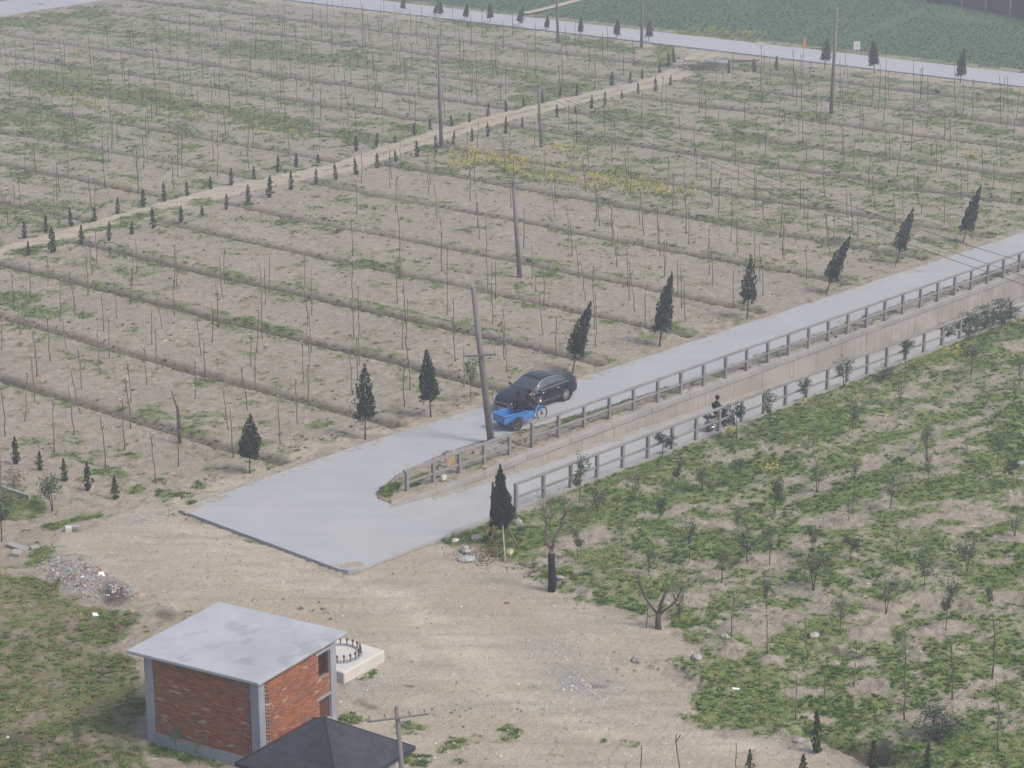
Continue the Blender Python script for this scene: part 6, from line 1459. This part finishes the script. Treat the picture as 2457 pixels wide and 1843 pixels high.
MB().box((0, 0, .24), (3.9, 1.55, .12)).build('underbody', M['black'], car)

# ------------------------------------------------------------------ people
def person(name, label, loc, rz, J, bones, mats, hair=None, parent=None):
    """J joint -> (pos, radius); bones (a, b, material index); one continuous skinned figure"""
    names = list(J); idx = {k: i for i, k in enumerate(names)}
    me = bpy.data.meshes.new(name); me.from_pydata([J[k][0] for k in names], [(idx[a], idx[b]) for a, b, _ in bones], [])
    o = bpy.data.objects.new(name, me); COL.objects.link(o)
    sk = o.modifiers.new('skin', 'SKIN'); sk.use_smooth_shade = True; sk.branch_smoothing = .6
    if not me.skin_vertices: me.skin_vertices.new() if hasattr(me.skin_vertices, 'new') else None
    for i, k in enumerate(names):
        r_ = J[k][1]; r_ = r_ if isinstance(r_, tuple) else (r_, r_)
        me.skin_vertices[0].data[i].radius = r_; me.skin_vertices[0].data[i].use_root = (k == 'pelvis')
    ss = o.modifiers.new('sub', 'SUBSURF'); ss.levels = 1; ss.render_levels = 1
    dg = bpy.context.evaluated_depsgraph_get(); dg.update(); ev = o.evaluated_get(dg)
    nme = bpy.data.meshes.new_from_object(ev); bpy.data.objects.remove(o)
    nme.materials.clear()
    for m_ in mats: nme.materials.append(m_)
    segs = [(Vector(J[a][0]), Vector(J[b][0]), mi) for a, b, mi in bones]
    for p in nme.polygons:
        c = p.center; best = 9e9
        for a, b, mi in segs:
            d = b - a; t = max(0, min(1, (c - a).dot(d) / (d.length_squared + 1e-9))); q = (c - a - d * t).length
            if q < best: best = q; p.material_index = mi
        p.use_smooth = True
    po = mesh_obj(name, nme, None, loc, (0, 0, rz), (1.07, 1.16, 1.07)); tag(po, label, 'person')
    if hair:
        for (nm_, c, r_, mt) in hair: MB().ell(c, r_, 14, 9, None, .02).build(nm_, mt, po, True)
    return po
def hand(J, bones, w, s, d=(1, 0, -.1), mi=0):
    """palm and five curled fingers past wrist w"""
    wp = Vector(J[w][0]); d = Vector(d).normalized(); sd_ = Vector((0, 1, 0)); dn = Vector((0, 0, -1))
    pk = w + '_palm'; J[pk] = (tuple(wp + d * .06), (.034, .018)); bones.append((w, pk, mi))
    for k, (off, l_) in enumerate(((-.030, .055), (-.010, .07), (.010, .066), (.030, .05))):
        a, b = f'{w}_f{k}a', f'{w}_f{k}b'; base = wp + d * .09 + sd_ * off
        J[a] = (tuple(base + d * l_ * .5), .009); J[b] = (tuple(base + d * l_ * .7 + dn * l_ * .55), .008); bones += [(pk, a, mi), (a, b, mi)]
    a, b = f'{w}_ta', f'{w}_tb'; J[a] = (tuple(wp + d * .05 - sd_ * s * .045), .010); J[b] = (tuple(wp + d * .09 - sd_ * s * .055 + dn * .02), .009); bones += [(pk, a, mi), (a, b, mi)]
def seated(pel, lean, knee_f, foot, hands, head_dx=.0, spread=.12, sh=.19, thigh=(.085, .075), twist=0.):
    """seated figure: pelvis position, forward lean (m at the shoulders), foot and hand targets"""
    P = Vector(pel); J = {}; B = []
    J['pelvis'] = (tuple(P), (.19, .15)); J['waist'] = (tuple(P + Vector((lean * .25, 0, .16))), (.185, .145)); J['chest'] = (tuple(P + Vector((lean * .65, 0, .33))), (.205, .155)); J['collar'] = (tuple(P + Vector((lean, 0, .47))), (.15, .11))
    J['neck'] = (tuple(P + Vector((lean + .03 + head_dx * .4, 0, .56))), .058); J['jaw'] = (tuple(P + Vector((lean + .055 + head_dx, 0, .64))), (.068, .075)); J['skull'] = (tuple(P + Vector((lean + .04 + head_dx, 0, .735))), (.078, .092)); J['crown'] = (tuple(P + Vector((lean + .03 + head_dx, 0, .80))), (.055, .065)); J['nose'] = (tuple(P + Vector((lean + .145 + head_dx, 0, .685))), .014)
    B += [('pelvis', 'waist', 1), ('waist', 'chest', 1), ('chest', 'collar', 1), ('collar', 'neck', 1), ('neck', 'jaw', 0), ('jaw', 'skull', 0), ('skull', 'crown', 0), ('jaw', 'nose', 0)]
    for s, nme in ((1, 'l'), (-1, 'r')):
        S0 = P + Vector((lean * .95, s * sh, .43)); H0 = Vector(hands[0 if s > 0 else 1]); E = (S0 + H0) / 2 + Vector((-.03, s * .06, -.12))
        J['sh' + nme] = (tuple(S0), .092); J['el' + nme] = (tuple(E), .07); J['wr' + nme] = (tuple(H0), .036)
        B += [('collar', 'sh' + nme, 1), ('sh' + nme, 'el' + nme, 1), ('el' + nme, 'wr' + nme, 1)]
        K = Vector((P.x + knee_f[0], s * (spread + .03), P.z + knee_f[1])); F = Vector((foot[0], s * (spread), foot[2]))
        J['hip' + nme] = (tuple(P + Vector((.03, s * .10, -.02))), thigh[0] + .012); J['kn' + nme] = (tuple(K), thigh[1]); J['cf' + nme] = (tuple((K + F) / 2 + Vector((-.02, 0, .03))), .062); J['an' + nme] = (tuple(F), .045); J['toe' + nme] = (tuple(F + Vector((.17, 0, -.045))), .035)
        B += [('pelvis', 'hip' + nme, 2), ('hip' + nme, 'kn' + nme, 2), ('kn' + nme, 'cf' + nme, 2), ('cf' + nme, 'an' + nme, 2), ('an' + nme, 'toe' + nme, 3)]
        hand(J, B, 'wr' + nme, s)
    return J, B, J['skull'][0]

# ------------------------------------------------------------------ cargo tricycle, local x forward
TA = RA - R(9)
trike = empty('cargo_tricycle', (*uv2w(9.55, -2.66), .052), TA)
tag(trike, 'bright blue three wheeled cargo tricycle with an open tray', 'tricycle')
RW, FWR = .34, .335
for s in (1, -1): wheel(trike, (0, s * .56, RW), RW, .13, 8, 'steel', rimr=.6, tyre_mat='rubber_dusty')
wheel(trike, (1.98, 0, FWR), FWR, .05, 18, 'steel', rimr=.88, n_thin=1, tyre_mat='rubber_dusty')
bl, bw, bz, bh = 1.46, .90, .43, .32        # tray
x0_, x1_ = -.66, .80
tray = MB().box(((x0_ + x1_) / 2, 0, bz), (bl, bw, .04)).build('tray_floor', M['blue_dark'], trike)
for s in (1, -1):
    bevel(MB().box(((x0_ + x1_) / 2, s * (bw / 2 - .012), bz + bh / 2 + .022), (bl, .03, bh)).build('side_board', M['blue'], trike), .006)
    bevel(MB().box(((x0_ + x1_) / 2, s * (bw / 2 + .01), bz + bh + .045), (bl + .04, .085, .045)).build('side_rail', M['blue'], trike), .01)
    fen = MB()
    for i in range(10):
        a0, a1 = R(25 + 13 * i), R(25 + 13 * (i + 1))
        fen.add([((RW + .06) * math.cos(a), s * y, RW + (RW + .06) * math.sin(a)) for a in (a0, a1) for y in (.48, .66)], [(0, 1, 3, 2)])
    sm = fen.build('mudguard', M['blue'], trike); sm.modifiers.new('th', 'SOLIDIFY').thickness = .012
bevel(MB().box((x0_ + .012, 0, bz + bh / 2 + .022), (.03, bw - .06, bh)).build('tailboard', M['blue'], trike), .006)
bevel(MB().box((x0_ - .005, 0, bz + bh + .045), (.07, bw + .06, .045)).build('tail_rail', M['blue'], trike), .01)
bevel(MB().box((x1_ - .012, 0, bz + bh / 2 + .022), (.03, bw - .06, bh)).build('front_board', M['blue'], trike), .006)
bevel(MB().box((x1_ + .20, 0, bz + .12), (.40, bw * .86, .30)).build('seat_box', M['blue'], trike), .02)
MB().box((x1_ + .20, 0, bz + .295), (.36, .62, .05)).build('seat', M['seat'], trike)
for i, (xx, yy, l_, a) in enumerate(((.0, .05, 1.0, .1), (.08, -.12, .9, .25), (-.1, .2, .8, -.05))): MB().box((xx, yy, bz + .045 + i * .012), (l_, .09, .03), a).build('loose_plank', M['plank'], trike)
fm = MB(); fm.tube([(-.5, 0, .36), (.9, 0, .36), (1.25, 0, .33), (1.55, 0, .46), (1.79, 0, .80)], .035, 8); fm.tube([(-.05, -.56, RW), (-.05, .56, RW)], .03, 8)
for s in (1, -1): fm.tube([(-.6, s * .3, .385), (.9, s * .3, .385)], .025, 6)
fm.build('frame', M['blue_dark'], trike, True)
fk = MB()
for s in (1, -1): fk.tube([(1.98, s * .05, FWR), (1.84, s * .06, .72), (1.80, s * .045, .80)], .018, 6)
fk.tube([(1.82, 0, .76), (1.73, 0, 1.02)], .024, 8); fk.build('fork', M['blue'], trike, True)
mg = MB()
for i in range(9):
    a0, a1 = R(35 + 13 * i), R(35 + 13 * (i + 1)); mg.add([(1.98 + (FWR + .035) * math.cos(a), y, FWR + (FWR + .035) * math.sin(a)) for a in (a0, a1) for y in (-.045, .045)], [(0, 1, 3, 2)])
mg.build('front_mudguard', M['blue'], trike).modifiers.new('th', 'SOLIDIFY').thickness = .008
hb = MB(); hb.tube([(1.48, .33, 1.08), (1.62, .27, 1.11), (1.73, .1, 1.06), (1.73, -.1, 1.06), (1.62, -.27, 1.11), (1.48, -.33, 1.08)], .014, 7); hb.build('handlebar', M['steel'], trike, True)
MB().lathe([(0, -.05), (.07, -.03), (.085, .03), (.08, .06), (0, .065)], 14, Matrix.Translation((1.84, 0, .97)) @ Matrix.Rotation(PI / 2, 4, 'Y')).build('headlamp', M['chrome'], trike, True)
MB().box((1.80, .0, 1.12), (.10, .16, .05)).build('brake_lamp', M['redlamp'], trike)
for s in (1, -1):
    MB().tube([(1.70, s * .2, 1.09), (1.70, s * .26, 1.25)], .008, 5).build('mirror_stalk', M['steel'], trike); MB().ell((1.70, s * .27, 1.28), (.015, .06, .04), 8, 6).build('mirror', M['chrome'], trike, True)
pd = MB(); pd.tube([(1.34, -.22, .30), (1.34, .22, .30)], .014, 6)
for s in (1, -1): pd.box((1.34, s * .20, .27), (.12, .12, .025))
pd.build('pedals', M['steel'], trike)
MB().lathe([(.06, -.012), (.10, -.012), (.10, .012), (.06, .012)], 18, Matrix.Translation((1.3, .0, .33)) @ Matrix.Rotation(PI / 2, 4, 'X'), True).build('chainwheel', M['steel'], trike)
def tw(x, y, z): c, s = math.cos(TA), math.sin(TA); return (trike.location.x + x * c - y * s, trike.location.y + x * s + y * c, trike.location.z + z)
J, B, H = seated((0, 0, .10), .20, (.36, .04), (.32, 0, -.36), ((.52, .25, .36), (.52, -.25, .36)), .03)
person('person', 'person in a dark olive jacket and blue jeans steering the blue tricycle', tw(1.0, 0, .69), TA, J, B, [M['skin'], M['jacket_green'], M['jeans'], M['shoe']],
       [('hair', (H[0] - .035, 0, H[2] + .012), (.095, .098, .115), M['hair']), ('hood', (H[0] - .09, 0, H[2] - .20), (.07, .12, .06), M['jacket_green'])])
J, B, H = seated((0, 0, .14), -.02, (.34, .06), (.40, 0, -.16), ((.28, .14, .16), (.28, -.14, .16)), .01)
person('person', 'person in black sitting on the tray edge behind the tricycle rider', tw(.60, .02, .70), TA + R(62), J, B, [M['skin'], M['jacket'], M['trousers'], M['shoe']],
       [('hair', (H[0] - .035, 0, H[2] - .02), (.098, .10, .14), M['hair'])])

# ------------------------------------------------------------------ scooter on the ramp
sx, sy = uv2w(18.4, 3.0); sz = float(interp(LANE_Z, 18.4)) + .004; SA = RA - R(3)
sco = empty('motor_scooter', (sx, sy, sz), SA); sco.rotation_euler = (0, R(1.6), SA); tag(sco, 'grey motor scooter with a rear top box riding down the ramp', 'scooter')
for wx in (-.62, .62): wheel(sco, (wx, 0, .23), .23, .10, 6, 'alloy', rimr=.55)
def shell(name, secs, mat, parent, k=12):
    mb = MB(); n = len(secs)
    for (x, z, ry, rz_) in secs:
        for j in range(k):
            a = 2 * PI * j / k; mb.v.append((x, ry * math.cos(a), z + rz_ * math.sin(a))); mb.a.append(.5)
    for i in range(n - 1):
        for j in range(k): mb.f.append((i * k + j, i * k + (j + 1) % k, (i + 1) * k + (j + 1) % k, (i + 1) * k + j))
    mb.f.append(tuple(reversed(range(k)))); mb.f.append(tuple((n - 1) * k + j for j in range(k)))
    return mb.build(name, mat, parent, True)
shell('rear_body', [(-.86, .62, .06, .04), (-.72, .58, .14, .12), (-.40, .52, .17, .17), (-.05, .42, .16, .14), (.08, .34, .12, .07)], M['scooter'], sco)
shell('floorboard', [(-.02, .27, .16, .05), (.2, .25, .17, .045), (.42, .30, .15, .06)], M['scooter_dark'], sco)
sh_ = MB()
for (x, z, hw) in ((.40, .28, .16), (.50, .50, .20), (.50, .72, .19), (.46, .90, .12)): sh_.v += [(x - .03, -hw, z), (x + .05, 0, z), (x - .03, hw, z)]; sh_.a += [.5] * 3
for i in range(3):
    for j in range(2): sh_.f.append((i * 3 + j, i * 3 + j + 1, i * 3 + j + 4, i * 3 + j + 3))
lg_ = sh_.build('leg_shield', M['scooter'], sco, True); lg_.modifiers.new('t', 'SOLIDIFY').thickness = .04
shell('seat', [(-.66, .72, .10, .03), (-.5, .73, .14, .05), (-.15, .70, .13, .05), (.02, .66, .09, .03)], M['seat'], sco)
shell('top_box', [(-1.02, .86, .12, .10), (-.98, .87, .19, .14), (-.74, .87, .19, .14), (-.70, .86, .14, .11)], M['scooter_dark'], sco)
shell('front_fairing', [(.40, .92, .10, .09), (.52, .90, .13, .11), (.60, .84, .07, .07)], M['scooter'], sco)
fk = MB()
for s in (1, -1): fk.tube([(.62, s * .07, .23), (.50, s * .06, .62)], .02, 6)
fk.build('fork', M['steel'], sco, True)
shell('front_mudguard', [(.42, .44, .05, .03), (.60, .49, .075, .03), (.80, .40, .05, .03)], M['scooter'], sco)
MB().tube([(.30, .34, .98), (.40, .22, 1.0), (.44, 0, .97), (.40, -.22, 1.0), (.30, -.34, .98)], .014, 6).build('handlebar', M['steel'], sco, True)
for s in (1, -1): MB().tube([(.40, s * .24, 1.0), (.40, s * .28, 1.14)], .007, 5).ell((.40, s * .30, 1.17), (.015, .06, .04), 8, 6).build('mirror', M['scooter_dark'], sco, True)
MB().lathe([(0, -.02), (.06, 0), (.06, .015), (0, .02)], 10, Matrix.Translation((-.87, 0, .62)) @ Matrix.Rotation(PI / 2, 4, 'Y')).build('tail_light', M['redlamp'], sco)
MB().tube([(-.1, -.16, .22), (-.75, -.17, .28)], [.035, .05], 9).build('exhaust', M['chrome'], sco, True)
MB().box((-.9, 0, .48), (.015, .2, .14)).build('number_plate', M['plate'], sco)
J, B, H = seated((0, 0, .10), .07, (.38, -.02), (.40, 0, -.40), ((.46, .30, .20), (.46, -.30, .20)), .02)
c, s = math.cos(SA), math.sin(SA)
person('person', 'person in a black jacket and dark cap riding the grey scooter on the ramp', (sx - .20 * c, sy - .20 * s, sz + .75), SA, J, B, [M['skin'], M['jacket'], M['trousers'], M['shoe']],
       [('knit_cap', (H[0] - .03, 0, H[2] + .02), (.10, .098, .12), M['hair'])])

# ------------------------------------------------------------------ air
HAZE = .0017
if HAZE:
    hm = bpy.data.materials.new('haze_air'); hm.use_nodes = True; nt = hm.node_tree; nt.nodes.clear()
    out = nt.nodes.new('ShaderNodeOutputMaterial'); pv_ = nt.nodes.new('ShaderNodeVolumePrincipled')
    pv_.inputs['Color'].default_value = (.90, .93, .97, 1); pv_.inputs['Density'].default_value = HAZE; pv_.inputs['Anisotropy'].default_value = .2
    nt.links.new(pv_.outputs[0], out.inputs['Volume'])
    hz = MB().box((0, 350, 15.75), (3400, 2700, 38.5)).build('haze', hm); tag(hz, 'thin pale spring haze lying over the fields', 'haze', None, 'stuff')
